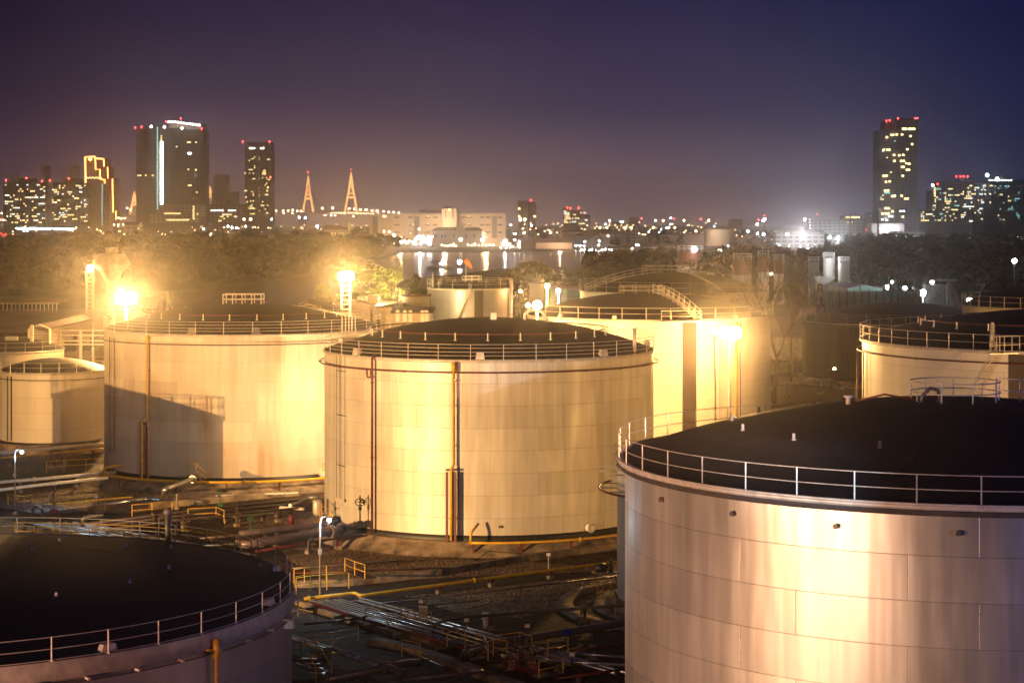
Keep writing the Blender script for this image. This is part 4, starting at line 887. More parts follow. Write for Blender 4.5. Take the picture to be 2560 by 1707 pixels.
q = G(1512, 1432, -.2); T = thing('pump', q, 'dark pump skid on the gravel left of the slim cream tank', 'pump'); add(T, 'motor', MB().tube([q+Vector((-.7, 0, .4)), q+Vector((.1, 0, .4))], .3, 14), 'black'); add(T, 'volute', MB().tube([q+Vector((.3, 0, .4)), q+Vector((.6, 0, .4))], .4, 14).tube([q+Vector((.45, 0, .4)), q+Vector((.45, 0, 1.0))], .12, 10), 'pipe_dark'); add(T, 'base', MB().box(q+Vector((0, 0, .04)), (1.9, .6, .12)), 'pipe_grey')
q = G(2086, 975, GZ); T = thing('control_box', q, 'red control box with a small lamp left of the spiral-stair tank', 'box'); add(T, 'cabinet', MB().box(q+Vector((0, 0, 2.3)), (1.7, .8, 1.8)), 'red'); add(T, 'leg', MB().box(q+Vector((-.6, 0, .7)), (.12, .12, 1.4)).box(q+Vector((.6, 0, .7)), (.12, .12, 1.4)), 'pipe_dark'); add(T, 'lamp', MB().box(q+Vector((0, 0, 3.35)), (.35, .3, .3)), 'e_warm')
for u, v, lab in ((1371, 1428, 'thin white marker post behind the yellow foam main'), (241, 1276, 'thin dark marker post on the lit gravel'), (1430, 1690, 'white tag on a red stake in the lower yard'), (1166, 1600, 'white tag on a stake beside the small handrail cage'), (1318, 1615, 'white tag on a stake behind the fat purple main')):
    q = G(u, v, GZ); T = thing('marker_post', q, lab, 'post'); add(T, 'post', MB().box(q+Vector((0, 0, .7)), (.07, .07, 1.4)), 'red' if 'stake' in lab else 'rail'); add(T, 'plate', MB().box(q+Vector((0, -.04, 1.3)), (.3, .03, .22)), 'white')
for u, v, lab in ((1192, 1512, 'small concrete block on the dark gravel, left of two'), (1595-30, 1512, 'small concrete block near the slim cream tank'), (1052, 1520, 'thin upright pipe stub behind the crossing handrail')):
    q = G(u, v, GZ); tag(MB().box(q+Vector((0, 0, .25)), (.3, .3, .5)).box(q+Vector((0, 0, .53)), (.2, .2, .1)).build('concrete_block', M['concrete_pale'], loc=q), lab, 'block')
q = G(1058, 1550, -.2); T = thing('metal_cabinet', q, 'pale metal instrument cabinet inside the crossing handrail', 'cabinet'); add(T, 'cabinet', MB().box(q+Vector((0, 0, .55)), (.55, .3, .7)), 'rail'); add(T, 'leg', MB().box(q+Vector((-.2, 0, 0)), (.06, .06, .6)).box(q+Vector((.2, 0, 0)), (.06, .06, .6)), 'rail')

# street lamps of the yard (lit)
def yard_lamp(label, base, top_z, side=1, power=260):
    q = Vector(base); T = thing('street_lamp', q, label, 'street lamp', 'white street lamps of the pipe yard')
    h = top_z-q.z
    add(T, 'pole', MB().tube([q, q+Vector((0, 0, h*.95)), q+Vector((side*.12, 0, h+.12)), q+Vector((side*.4, 0, h+.2)), q+Vector((side*.55, 0, h+.12))], [.075, .05, .045, .04, .04], 8).box(q+Vector((0, 0, .1)), (.35, .35, .2)), 'rail')
    add(T, 'lamp_head', MB().box(q+Vector((side*.62, 0, h+.1)), (.36, .26, .1), taper=.7), 'rail')
    add(T, 'lamp_glass', MB().ball(q+Vector((side*.64, 0, h-.06)), .15, 12), 'e_cool')
    add(T, 'gear_box', MB().box(q+Vector((0, -.1, h*.62)), (.25, .12, .3)), 'rail')
    l = bpy.data.lights.new('lamp_or_fill_light', 'POINT'); l.energy = power; l.color = COOL; l.shadow_soft_size = .12
    o = bpy.data.objects.new('lamp_or_fill_light', l); COL.objects.link(o); o.parent = T; o.location = (side*.64, 0, h-.25-0)
yard_lamp('white street lamp at the left edge above the pipe bundle', G(37, 1286), 4.75, power=900)
yard_lamp('white street lamp standing between the low tank and the centre tank', G(800, 1513), 5.0, power=1200)

# ------------------------------------------------------------------ floodlight masts and mid-ground structures
def point(name, loc, power, color, size=.3, parent=None):
    l = bpy.data.lights.new(name, 'POINT'); l.energy = power; l.color = color; l.shadow_soft_size = size
    o = bpy.data.objects.new(name, l); COL.objects.link(o); o.location = loc
    if parent is not None: o.parent = parent; o.location = Vector(loc)-ORIG[parent.name]
    return o
def flood_mast(label, q, z_base, lattice, power, head=.55, n_heads=2, color=WARM, w=.55, matp='white', mat_e='e_sodium_big', spread=1.0, glare=0, back=None, rows=1):
    q = Vector(q); T = thing('floodlight_mast', (q.x, q.y, z_base), label, 'floodlight mast', 'floodlight masts of the tank yard')
    mb = MB(); h = q.z-z_base
    if lattice:
        for a, b in ((-1, -1), (1, -1), (1, 1), (-1, 1)): mb.tube([(q.x+a*w, q.y+b*w, z_base), (q.x+a*w, q.y+b*w, q.z-.5)], .09, 5)
        n = int(h/.62)
        for k in range(n):
            z = z_base+k*.62
            mb.tube([(q.x-w, q.y-w, z), (q.x+w, q.y-w, z)], .06, 4).tube([(q.x-w, q.y-w, z), (q.x-w, q.y+w, z+.3)], .04, 4)
            if k % 4 == 0: mb.tube([(q.x-w, q.y-w, z), (q.x+w, q.y-w, z+1.2)], .04, 4)
        add(T, 'lattice_pole', mb, matp)
        add(T, 'platform', MB().box((q.x, q.y, q.z-.55), (w*2.8, w*2.8, .1)), matp)
    else: add(T, 'pole', mb.tube([(q.x, q.y, z_base), (q.x, q.y, q.z-.3)], [.2, .12], 10), matp)
    for k in range(n_heads):
        off = (k-(n_heads-1)/2)*spread if rows == 1 else ((k % 2)-.5)*spread; c = Vector((q.x+off, q.y, q.z+(0 if rows == 1 else (k//2-.5)*spread*.8)))
        hd = add(T, 'lamp_head', MB().box(c+Vector((0, .22, 0)), (head*1.3, .34, head*1.1), taper=.9), 'pipe_dark')
        add(T, 'lamp_glass', MB().tube([c+Vector((0, -.02, 0)), c+Vector((0, .05, 0))], head*.62, 16), mat_e)
    if power: point('lamp_or_fill_light', (q.x, q.y-.9, q.z), power, color, .35, T)
    if back: spot((q.x, q.y+.9, q.z), back[1:], back[0], color, 130, .4, .6, T)
    if glare: spot((q.x, q.y-.9, q.z), (0, 0, CAM_Z-4), glare, color, 75, .4, 1.0, T)
    return T
flood_mast('brightest floodlight, glaring behind the left rim of the rust-streaked tank beside the water tower', D(315, 745, 258), GZ, False, 2.5e4, 1.35, 2, spread=1.2, glare=1.5e5, back=(5e3, -59, 300, 17))
flood_mast('tall ladder-like floodlight mast left of the water tower', D(225, 671, 300), GZ, True, 8e2, .8, 1, w=.48, glare=1.4e4)
flood_mast('ladder-like floodlight mast glowing in front of the leafy tree', D(865, 690, 262), GZ, True, 2.0e4, 1.0, 2, w=.55, spread=.8, glare=7.5e4)
flood_mast('floodlight at the left rim of the bright tank', D(1343, 763, 226), GZ, False, 5e3, .8, 1, glare=2.4e4)
flood_mast('smaller floodlight left of the one at the bright tank rim', D(1320, 763, 262), GZ, False, 0, .42, 1)
flood_mast('glaring floodlight in front of the bright tank shell', D(1824, 832, 216), GZ, False, 2e3, 1.15, 2, spread=1.1, glare=9.0e4, back=(1.5e4, 16, 232, 8))
flood_mast('dimmer floodlight just left of the glaring one in front of the bright tank', D(1787, 828, 214), GZ, False, 0, .45, 1)
flood_mast('lamp between the small tall tank and the bright tank, in front of the teal shed', D(1368, 715, 330), GZ, False, 9e3, .6, 1, mat_e='e_sodium')
flood_mast('white lamp in front of the teal shed', D(1396, 727, 345), GZ, False, 2500, .6, 1, color=(.8, 1, .9), mat_e='e_white')
spot((-13, 189, 8.0), (-20, 197, 6.5), 1.4e4, (1, .62, .27), 150, .3)       # burns in the gap behind the centre tank
spot((4, 204, 8.5), (10, 226, 8), 6e4, WARM, 110, .4)
point('flood_or_fill_beam', D(1005, 748, 308), 2.6e4, (1, .74, .3), .4)
spot(D(940, 752, 296), D(930, 690, 322), 3.5e4, (1, .74, .3), 110, .4)

# water tower
q = D(279, 640, 300); T = thing('water_tower', (q.x, q.y, GZ), 'mushroom-shaped water tower lit by the brightest floodlight', 'water tower'); zt = q.z; k_ = .909
add(T, 'shaft', MB().lathe((q.x, q.y, 0), [(.72*k_, GZ), (.72*k_, zt-6.8), (.85*k_, zt-5), (1.15*k_, zt-3.7), (1.9*k_, zt-2.4), (2.9*k_, zt-1.5)], 28), 'concrete_pale')
add(T, 'bowl', MB().lathe((q.x, q.y, 0), [(2.9*k_, zt-1.5), (3.1*k_, zt-1.3), (3.05*k_, zt-1.1), (2.3*k_, zt+.3), (2.15*k_, zt+.36), (.001, zt+.38)], 28, smooth=False), 'concrete_pale')
add(T, 'cupola', MB().lathe((q.x, q.y, 0), [(1.05*k_, zt+.36), (1.05*k_, zt+1.1), (1.15*k_, zt+1.15), (1.15*k_, zt+1.25), (.001, zt+1.3)], 16), 'concrete_pale')
# gantry
T = thing('pipe_gantry', D(418, 775, 300), 'white truss gantry right of the brightest floodlight', 'gantry')
a, b = D(352, 729, 300), D(419, 729, 300); mb = MB()
for dz in (0, -.75): mb.tube([a+Vector((0, 0, dz)), b+Vector((0, 0, dz))], .08, 5)
for k in range(10): mb.tube([a.lerp(b, k/10)+Vector((0, 0, 0)), a.lerp(b, (k+.5)/10)+Vector((0, 0, -.75)), a.lerp(b, (k+1)/10)], .045, 4)
add(T, 'truss', mb, 'white')
add(T, 'leg', MB().tube([b, (b.x, b.y, GZ)], .16, 6).tube([b+Vector((0, 0, -1)), (b.x+1.4, b.y, b.z-4)], .06, 5), 'white'); add(T, 'leg', MB().tube([a, (a.x, a.y, GZ)], .16, 6), 'white')
T = thing('frame_portal', D(400, 773, 310), 'small portal frame inside the gantry', 'frame'); a, b = D(399, 754, 310), D(404, 754, 310)
add(T, 'frame', MB().tube([(a.x, a.y, GZ), a, b, (b.x, b.y, GZ)], .1, 5), 'white')

def gable(T, u0, u1, v_eave, v_ridge, Y, depth, mw, mr_, axis='x', z0=GZ, over=.5, cover=True):
    """a gabled building; axis x = ridge runs across the view"""
    a, b = D(u0, v_eave, Y), D(u1, v_eave, Y); zr = D(u0, v_ridge, Y+(depth/2 if axis == 'x' else 0)).z; ze = a.z
    add(T, 'wall', MB().box(((a.x+b.x)/2, Y+depth/2, (ze+z0)/2), (b.x-a.x, depth, ze-z0)), mw)
    x0, x1, y0, y1 = a.x-over, b.x+over, Y-over, Y+depth+over
    if axis == 'x':
        ym = Y+depth/2; vs = [(x0, y0, ze-.1), (x1, y0, ze-.1), (x1, ym, zr), (x0, ym, zr), (x0, y1, ze-.1), (x1, y1, ze-.1)]
        vs2 = [(x, y, z+.18) for x, y, z in vs]
        mb = MB().add(vs+vs2, [(0, 3, 2, 1), (3, 4, 5, 2), (6, 7, 8, 9), (9, 8, 11, 10), (0, 1, 7, 6), (4, 10, 11, 5), (1, 2, 8, 7), (2, 5, 11, 8), (0, 6, 9, 3), (3, 9, 10, 4)])
        add(T, 'gable_wall', MB().add([(a.x, Y, ze), (a.x, Y+depth, ze), (a.x, ym, zr-.1)], [(0, 1, 2)]).add([(b.x, Y, ze), (b.x, ym, zr-.1), (b.x, Y+depth, ze)], [(0, 1, 2)]), mw)
    else:
        xm = (x0+x1)/2; vs = [(x0, y0, ze-.1), (x0, y1, ze-.1), (xm, y1, zr), (xm, y0, zr), (x1, y0, ze-.1), (x1, y1, ze-.1)]
        vs2 = [(x, y, z+.18) for x, y, z in vs]
        mb = MB().add(vs+vs2, [(0, 3, 2, 1), (3, 4, 5, 2), (6, 7, 8, 9), (9, 8, 11, 10), (0, 6, 9, 3), (3, 9, 10, 4), (0, 1, 7, 6), (4, 10, 11, 5), (1, 2, 8, 7), (2, 5, 11, 8)])
        add(T, 'gable_wall', MB().add([(a.x, Y+.02, ze), (b.x, Y+.02, ze), (xm, Y+.02, zr-.1)], [(0, 1, 2)]), mw)
    add(T, 'roof', mb, mr_)
# big warehouse on the left with a raised ridge vent
M['roof_sheet'] = mat('brown corrugated roofing', (.20, .12, .09), .6, noise=.3, nscale=.25)
def corrug(m, sc=6.0, dirx=True):
    nt = m.node_tree; N = nt.nodes; L = nt.links; b = N['Principled BSDF']; tc = N.new('ShaderNodeTexCoord'); w = N.new('ShaderNodeTexWave'); w.inputs['Scale'].default_value = sc/6.28*2; w.bands_direction = 'X' if dirx else 'Z'
    L.new(tc.outputs['Object'], w.inputs['Vector']); bp = N.new('ShaderNodeBump'); bp.inputs['Strength'].default_value = .8; bp.inputs['Distance'].default_value = .08
    L.new(w.outputs[0], bp.inputs['Height']); L.new(bp.outputs[0], b.inputs['Normal'])
corrug(M['roof_sheet'], 3.0)
M['louvre'] = mat('louvred siding', (.42, .36, .30), .6, noise=.15); corrug(M['louvre'], 3.2, False)
T = thing('warehouse', D(60, 830, 300), 'long brown-roofed warehouse with a raised ridge vent at the left edge', 'warehouse')
zE, zR, zV = D(0, 832, 300).z, D(0, 772, 330).z, D(0, 754, 330).z
x0, x1, x2 = D(-240, 800, 300).x, D(205, 800, 300).x, D(265, 800, 300).x
add(T, 'wall', MB().box(((x0+x2)/2, 332, (zE-.3+GZ)/2), (x2-x0-1, 62, zE-.3-GZ)), 'brown_sheet')
add(T, 'roof', MB().add([(x0, 300, zE), (x2, 300, zE), (x1-1, 330, zR), (x0, 330, zR), (x0, 365, zE), (x2, 365, zE)], [(0, 1, 2, 3), (3, 2, 5, 4), (1, 5, 2)]).add([(x0, 300, zE-.25), (x2, 300, zE-.25), (x2, 300, zE), (x0, 300, zE)], [(0, 1, 2, 3)]), 'roof_sheet')
xv = D(150, 760, 327).x
add(T, 'ridge_vent', MB().box(((x0+xv)/2, 330, zV), (xv-x0, 7, .25)).box(((x0+xv)/2, 330, zV+.35), (xv-x0+1, 4.5, .2)), 'roof_sheet')
mb = MB()
for k in range(26): x = x0+(xv-x0-.5)*k/25; mb.tube([(x, 326.8, zR-.6), (x, 326.8, zV)], .08, 4)
mb.tube([(x0, 326.6, zV-.1), (xv, 326.6, zV-.1)], .12, 5); add(T, 'vent_post', mb, 'white')
# steel frame shed with the louvred gable
T = thing('louvred_shed', D(98, 868, 262), 'small gabled shed with louvred siding and bright frame behind the small pale tank', 'shed')
gable(T, 71, 124, 822, 813, 262, 26, 'louvre', 'roof_sheet', 'y', over=.1)
a, b, c_ = D(71, 822, 261.8), D(98, 812.5, 261.8), D(124, 822, 261.8)
add(T, 'bargeboard', MB().tube([(a.x, a.y, GZ), a, b, c_, (c_.x, c_.y, GZ)], .16, 5), 'white')
T = thing('steel_frame', D(200, 860, 268), 'open steel frame between the louvred shed and the rust-streaked tank', 'steel frame'); mb = MB()
zf = D(124, 826, 268).z
for u in (152, 202, 232, 262): q = D(u, 830, 268); mb.box((q.x, q.y, (zf+GZ)/2), (.32 if u == 202 else .16, .3, zf-GZ))
for vv in (826, 838, 852, 861): a, b = D(124 if vv < 830 else 152, vv, 268), D(268, vv, 268); mb.box((a+b)/2, (b.x-a.x, .16, .16))
add(T, 'frame', mb, 'white')
add(T, 'machinery', MB().box(D(176, 862, 270), (1.6, 1.2, 1.6)).tube([D(186, 868, 270), D(187, 835, 270)], .3, 8).tube([D(230, 868, 270), D(231, 842, 270)], .35, 8).box(D(215, 868, 270), (1.1, .8, .9)), 'pipe_dark')
# houses and sheds behind the two tanks
T = thing('long_shed', D(500, 775, 285), 'pale roofed shed showing over the dome of the rust-streaked tank', 'shed'); gable(T, 745-40, 830, 778, 757, 300, 20, 'sheet', 'roof_sheet', 'y')
T = thing('gabled_house', D(905, 785, 290), 'gabled white house with two boxy vents right of the ladder-like mast', 'house'); gable(T, 872, 925, 763, 752, 290, 18, 'sheet', 'brown_sheet', 'y')
add(T, 'roof_vent', MB().box(D(905, 750, 292), (1.3, 2, 1.0)), 'louvre'); add(T, 'roof_vent', MB().box(D(933, 748, 292), (1.5, 2, 1.2)), 'louvre')
T = thing('hip_roof_house', D(960, 785, 296), 'dark-roofed house between the gabled house and the striped shed', 'house'); gable(T, 930, 1000, 768, 752, 296, 14, 'sheet', 'brown_sheet', 'x')
T = thing('striped_shed', D(1035, 785, 300), 'bright horizontally ribbed shed wall left of the small tall tank', 'shed'); a, b = D(1006, 742, 300), D(1070, 742, 300)
add(T, 'wall', MB().box(((a.x+b.x)/2, 303, (a.z+GZ)/2), (b.x-a.x, 6, a.z-GZ)), 'louvre'); add(T, 'roof', MB().box(((a.x+b.x)/2, 303, a.z+.1), (b.x-a.x+.6, 7, .2)), 'brown_sheet')
T = thing('pump_house', D(1030, 800, 280), 'low dark-roofed pump house in front of the ribbed shed', 'shed'); gable(T, 985, 1075, 782, 770, 280, 10, 'sheet', 'brown_sheet', 'x')
for u in (994, 1012, 1026, 1056, 1066): add(T, 'door_frame', MB().box(D(u, 790, 279.8), (.5, .12, 1.6)), 'white')
T = thing('utility_pole', D(995, 740, 292), 'blue-grey utility pole with a crossarm in front of the lit tree', 'pole'); q = D(995, 724, 292); add(T, 'pole', MB().tube([(q.x, q.y, GZ), q], .13, 8), 'pipe_grey'); add(T, 'crossarm', MB().box(q+Vector((0, 0, -.4)), (1.6, .12, .12)), 'pipe_grey')
tag(MB().tube([D(1019, 743, 298), D(1019, 723, 298)], .35, 10).build('chimney_pipe', M['pipe_dark'], loc=D(1019, 743, 298)), 'dark chimney pipe on the ribbed shed', 'chimney')
# teal sheds
M['teal'] = mat('teal wall sheet', (.18, .40, .36), .6, noise=.2, nscale=.4); corrug(M['teal'], 2.0)
T = thing('teal_shed', D(1415, 740, 370), 'pale teal shed behind the bright tank', 'shed'); a, b = D(1362, 722, 370), D(1452, 722, 370)
add(T, 'wall', MB().box(((a.x+b.x)/2, 375, (a.z+GZ)/2), (b.x-a.x, 10, a.z-GZ)), 'teal'); add(T, 'roof', MB().box(((a.x+b.x)/2, 375, a.z+.1), (b.x-a.x+.6, 11, .2)), 'sheet')
T = thing('pale_block', D(1345, 760, 360), 'pale boxy building left of the teal shed', 'building'); a, b = D(1324, 712, 360), D(1360, 712, 360)
add(T, 'wall', MB().box(((a.x+b.x)/2, 365, (a.z+GZ)/2), (b.x-a.x, 10, a.z-GZ)), 'sheet'); add(T, 'roof', MB().box(((a.x+b.x)/2, 365, a.z+.1), (b.x-a.x+.5, 10.5, .25)), 'sheet')
T = thing('teal_hall', D(2200, 745, 480), 'long green-lit hall with a shallow roof at the right', 'hall'); gable(T, 2118, 2205, 722, 714, 480, 30, 'teal', 'sheet', 'y', over=.3)
T = thing('green_fence', D(2250, 750, 450), 'long green-lit sheet fence right of the long hall', 'fence'); mb = MB()
a, b = D(2062, 728, 450), D(2300, 722, 450)
add(T, 'panel', MB().box(((a.x+b.x)/2, 450, (a.z+GZ)/2), (b.x-a.x, .2, a.z-GZ)), 'teal')
for k in range(14): x = a.x+(b.x-a.x)*k/13; mb.box((x, 449.8, (a.z+GZ)/2+.2), (.25, .25, a.z-GZ+.4))
add(T, 'post', mb, 'pipe_grey')

# silos
def silo(label, u0, u1, v0, v1, Y, red=None, white_top=False, rail=True, legs=False):
    a, b = D(u0, v0, Y), D(u1, v1, Y); r = (b.x-a.x)/2; cx = (a.x+b.x)/2; zt, zb = a.z, max(b.z, GZ)
    T = thing('silo', (cx, Y+r, zb), label, 'silo', 'silos and upright tanks in the yard behind'); c = (cx, Y+r, 0)
    if red:
        zm = D(u0, red, Y).z
        uvsurf(c, [(r, zm), (r, zt)], 48, lambda a_, i, rr, z: (a_*r, z)).build('shell', M['shell_red'], T)
        uvsurf(c, [(r, zb), (r, zm)], 48, lambda a_, i, rr, z: (a_*r, z)).build('white_band', M['shell_plain'], T)
    else: uvsurf(c, [(r, zb), (r, zt)], 48, lambda a_, i, rr, z: (a_*r, z)).build('shell', M['shell_plain'], T)
    add(T, 'roof', MB().lathe(c, [(r+.05, zt-.1), (r+.05, zt), (.001, zt+r*.2)], 32), 'pipe_dark')
    if rail: railing(T, cx, Y+r, r, zt, 1.6, (.5, .98), 12, M['white'], .06, pw=.12)
    return T
T = silo('red and white upright tank rising behind the brown-roofed dome', 1696, 1760, 628, 740, 600, red=668)
point('lamp_or_fill_light', D(1700, 680, 583), 5000, (1, .7, .5), .4); q = D(1736, 624, 600); add(T, 'roof_lamp', MB().ball(q, .7, 10), 'e_white'); add(T, 'antenna', MB().tube([D(1710, 630, 600), D(1710, 600, 600)], .08, 4).tube([D(1727, 630, 600), D(1727, 600, 600)], .08, 4), 'pipe_dark')  # the point is a fill added in front of the red and white tank
point('lamp_or_fill_light', q+Vector((0, -2, 2)), 1300, (1, .9, .8), .5, T)
silo('wide faded red silo left of the bare tree', 1835, 1882, 649, 760, 540, red=688)
point('lamp_or_fill_light', D(1888, 690, 522), 3500, (1, .72, .55), .4)  # fill added to brighten the red silos, no lamp stands here
silo('slim faded red silo behind the bare tree', 1896, 1924, 641, 760, 560, red=680); silo('faded red silo right of the bare tree', 1936, 1962, 651, 760, 545, red=684)
silo('white silo lit by a cool lamp, left of the trio', 2023, 2050, 655, 760, 620); silo('brightest white silo with a cool lamp on its head', 2060, 2089, 645, 760, 600); silo('tall slim white silo at the right of the trio', 2098, 2126, 656, 745, 590)
q = D(2076, 648, 596); point('lamp_or_fill_light', (q.x-1, q.y-4, q.z+1.5), 5e3, (.9, .95, 1), .5)
point('lamp_or_fill_light', D(2108, 690, 560), 4e3, (.85, .95, 1), .5)
T = thing('silo_hopper', D(2060, 700, 598), 'pale chute joining the two left white silos', 'chute'); add(T, 'chute', MB().add([D(2035, 690, 597), D(2040, 703, 597), D(2062, 712, 597), D(2088, 697, 597), D(2088, 690, 597), D(2062, 692, 597)]+[D(2035, 690, 600), D(2040, 703, 600), D(2062, 712, 600), D(2088, 697, 600), D(2088, 690, 600), D(2062, 692, 600)], [(0, 1, 2, 3, 4, 5), (11, 10, 9, 8, 7, 6)]+[(i, (i+6), (i+1) % 6+6, (i+1) % 6) for i in range(6)]), 'shell_plain')
def far_lamp(label, u, v, Y, m='e_white', r=.7, group=None, pole=8, light=0, col=(1, 1, 1), name='street_lamp', zb=None):
    q = D(u, v, Y); zb = zb if zb is not None else max(q.z-pole, WZ+1)
    mb = MB().ball(q, r, 8, 0).tube([(q.x, q.y, zb), (q.x, q.y, q.z-r*.8)], .12+Y*4e-5, 5, 1)
    o = mb.build(name, [M[m], M['pipe_dark']], loc=(q.x, q.y, zb)); tag(o, label, 'street lamp' if name == 'street_lamp' else name.replace('_', ' '), group)
    if light: point('lamp_or_fill_light', q+Vector((0, -1.5, -.5)), light, col, .4)
    return o
cluster = 'lamps of the yard at the right edge'
for u, v, Y, m, r, lab, li in ((2307, 732, 470, 'e_white', .75, 'bright white lamp beside the gravel heap', 4000), (2330, 704, 520, 'e_white', .5, 'white lamp on top of the gravel heap', 0), (2424, 752, 300, 'e_white', .45, 'white lamp at the rail of the tank at the far right', 0),
        (2219, 718, 470, 'e_white', .5, 'white lamp at the right end of the long hall', 0), (2262, 720, 460, 'e_cool', .45, 'greenish white lamp over the green fence', 3500), (2536, 652, 520, 'e_white', .6, 'lone white lamp among dark trees at the right edge', 0), (1928, 685, 450, 'e_warm', .35, 'small pinkish lamp on a pole before the bare tree', 0),
        (1301, 728, 380, 'e_warm', .3, 'small pinkish lamp left of the pale boxy building', 0), (2230, 705, 500, 'e_cool', .3, 'small cool lamp above the long hall', 0)):
    far_lamp(lab, u, v, Y, m, r, light=li, col=(.75, 1, .9) if 'green' in lab else (.95, .97, 1))
for u, v0, v1, lab in ((2223, 690, 730, 'bare pole rising behind the white lamp at the end of the long hall'), (2240, 698, 735, 'bare T-shaped pole over the green fence, left one'), (2285, 697, 735, 'bare T-shaped pole over the green fence, right one'), (2369, 690, 740, 'bare pole in front of the gravel heap'), (2150, 702, 730, 'short bare pole over the long hall')):
    q = D(u, v0, 455); tag(MB().tube([(q.x, q.y, GZ), q], .18, 6).box(q+Vector((0, 0, -.3)), (1.6 if 'T-' in lab else .3, .15, .15)).build('utility_pole', M['pipe_dark'], loc=(q.x, q.y, GZ)), lab, 'pole')
# gravel heap
rng = np.random.RandomState(4); mb = MB(); cx, cy = D(2372, 728, 520).x, 520; vs = [(cx, cy, D(2372, 698, 520).z)]; n = 40
for i in range(1, 9):
    for k in range(n):
        a = 2*PI*k/n; t = i/8; rr = t*(5.2+.6*math.sin(3*a+1)+.4*math.sin(7*a)); vs.append((cx+rr*math.cos(a), cy+rr*math.sin(a), vs[0][2]*(1-t)**1.0*1.0+(GZ+2)*t-(.6*t)+rng.uniform(-.15, .15)))
fs = [(0, 1+k, 1+(k+1) % n) for k in range(n)]+[(1+i*n+k, 1+(i+1)*n+k, 1+(i+1)*n+(k+1) % n, 1+i*n+(k+1) % n) for i in range(7) for k in range(n)]
mb.add(vs, fs, 0, False); tag(mb.build('gravel_heap', M['gravel']), 'pale gravel heap lit by white lamps at the right', 'gravel heap')
T = thing('conveyor_shed', D(2338, 720, 515), 'warm-lit conveyor shed left of the gravel heap', 'shed'); a = D(2338, 712, 515); add(T, 'wall', MB().box((a.x, 517, (a.z+GZ)/2), (5, 4, a.z-GZ)), 'sheet'); add(T, 'conveyor', MB().box((a.x+2, 515, a.z+1.2), (7, .8, .5), 0), 'sheet')
# windsock
q0, q1 = D(1165, 690, 333), D(1165, 650, 333); T = thing('windsock', q0, 'orange windsock drooping from a pole beside the small tall tank', 'windsock')
add(T, 'pole', MB().tube([(q0.x, q0.y, ZS+.3), q1], .07, 6), 'rail')
add(T, 'sock', MB().tube([D(1162, 650, 333), D(1167, 654, 333), D(1173, 662, 333), D(1179, 670, 333)], [.42, .42, .34, .22], 12), 'orange_cloth')

# ------------------------------------------------------------------ vegetation
def leafcloud(name, centres, radii, n_per, size, m, parent=None, seed=0, org=None, flat=1.0):
    rng = np.random.RandomState(seed); C_ = np.array(centres, float); R_ = np.array(radii, float); k = len(C_)
    idx = np.repeat(np.arange(k), n_per); n = len(idx)
    d = rng.normal(size=(n, 3)); d /= np.linalg.norm(d, axis=1)[:, None]
    rr = R_[idx]*(rng.uniform(.25, 1.0, n)**.45)*(1+.25*rng.normal(size=n).clip(-1, 1)*.6)
    p = C_[idx]+d*rr[:, None]*np.array([1, 1, .75*flat])
    a = rng.normal(size=(n, 3)); a /= np.linalg.norm(a, axis=1)[:, None]; b = np.cross(a, rng.normal(size=(n, 3))); b /= np.linalg.norm(b, axis=1)[:, None]
    s_ = size*rng.uniform(.6, 1.3, n)[:, None]; w_ = s_*.6
    V = np.stack([p-a*s_, p+b*w_, p+a*s_, p-b*w_], 1).reshape(-1, 3)
    o = ORIG[parent.name] if parent is not None else Vector(org or (0, 0, 0))
    V = V-np.array(o)
    me = bpy.data.meshes.new(name); me.vertices.add(4*n); me.vertices.foreach_set('co', V.ravel()); me.loops.add(4*n); me.loops.foreach_set('vertex_index', np.arange(4*n, dtype=np.int32))
    me.polygons.add(n); me.polygons.foreach_set('loop_start', np.arange(0, 4*n, 4, dtype=np.int32)); me.polygons.foreach_set('loop_total', np.full(n, 4, dtype=np.int32))
    me.materials.append(M[m]); me.update(); me.validate()
    ob = bpy.data.objects.new(name, me); COL.objects.link(ob)
    if parent is not None: ob.parent = parent
    else: ob.location = o
    return ob
def tree(label, u, v_base, v_top, Y, width, m='leaf', seed=1, n=26, group='leafy trees behind the tanks', per=150, size=.28):
    rng = random.Random(seed); b = D(u, v_base, Y); b.z = GZ; top = D(u, v_top, Y).z; h = top-GZ
    T = thing('leafy_tree', b, label, 'tree', group); mb = MB(); cs, rs = [], []
    mb.tube([b, b+Vector((rng.uniform(-.3, .3), 0, h*.3)), b+Vector((rng.uniform(-.5, .5), 0, h*.5))], [h*.035, h*.026, h*.018], 8)
    for i in range(n):
        a = rng.uniform(0, 2*PI); t = rng.random(); zz_ = h*(.30+.62*rng.random()**.8); f = 1-abs((zz_/h-.55)/.5)**2
        rr = width/2*math.sqrt(t)*max(f, .25); c = b+Vector((rr*math.cos(a), rr*math.sin(a), zz_)); rad = width*rng.uniform(.09, .17)
        cs.append(tuple(c)); rs.append(rad)
        if i % 2 == 0: s0 = b+Vector((0, 0, h*rng.uniform(.25, .45))); mb.tube([s0, s0.lerp(c, .5)+Vector((0, 0, .3)), c], [h*.014, h*.009, .03], 5)
    add(T, 'trunk', mb, 'bark'); leafcloud('crown', cs, rs, per, size, m, T, seed)
    return T
tree('big leafy tree lit yellow-green by the ladder-like mast, right half', 965, 760, 652, 318, 9.5, 'leaf', 3, 34, per=260, size=.2)
tree('leafy tree behind the ladder-like mast, left half of the lit pair', 870, 770, 648, 326, 10.5, 'leaf', 5, 34, per=240, size=.22)
tree('lower leafy tree at the left foot of the ladder-like mast', 800, 770, 690, 312, 6.5, 'leaf', 6, 22, per=220, size=.2)
tree('taller darker tree behind the lit pair', 920, 770, 630, 352, 11, 'leaf_dark', 7, 34, per=200, size=.25)
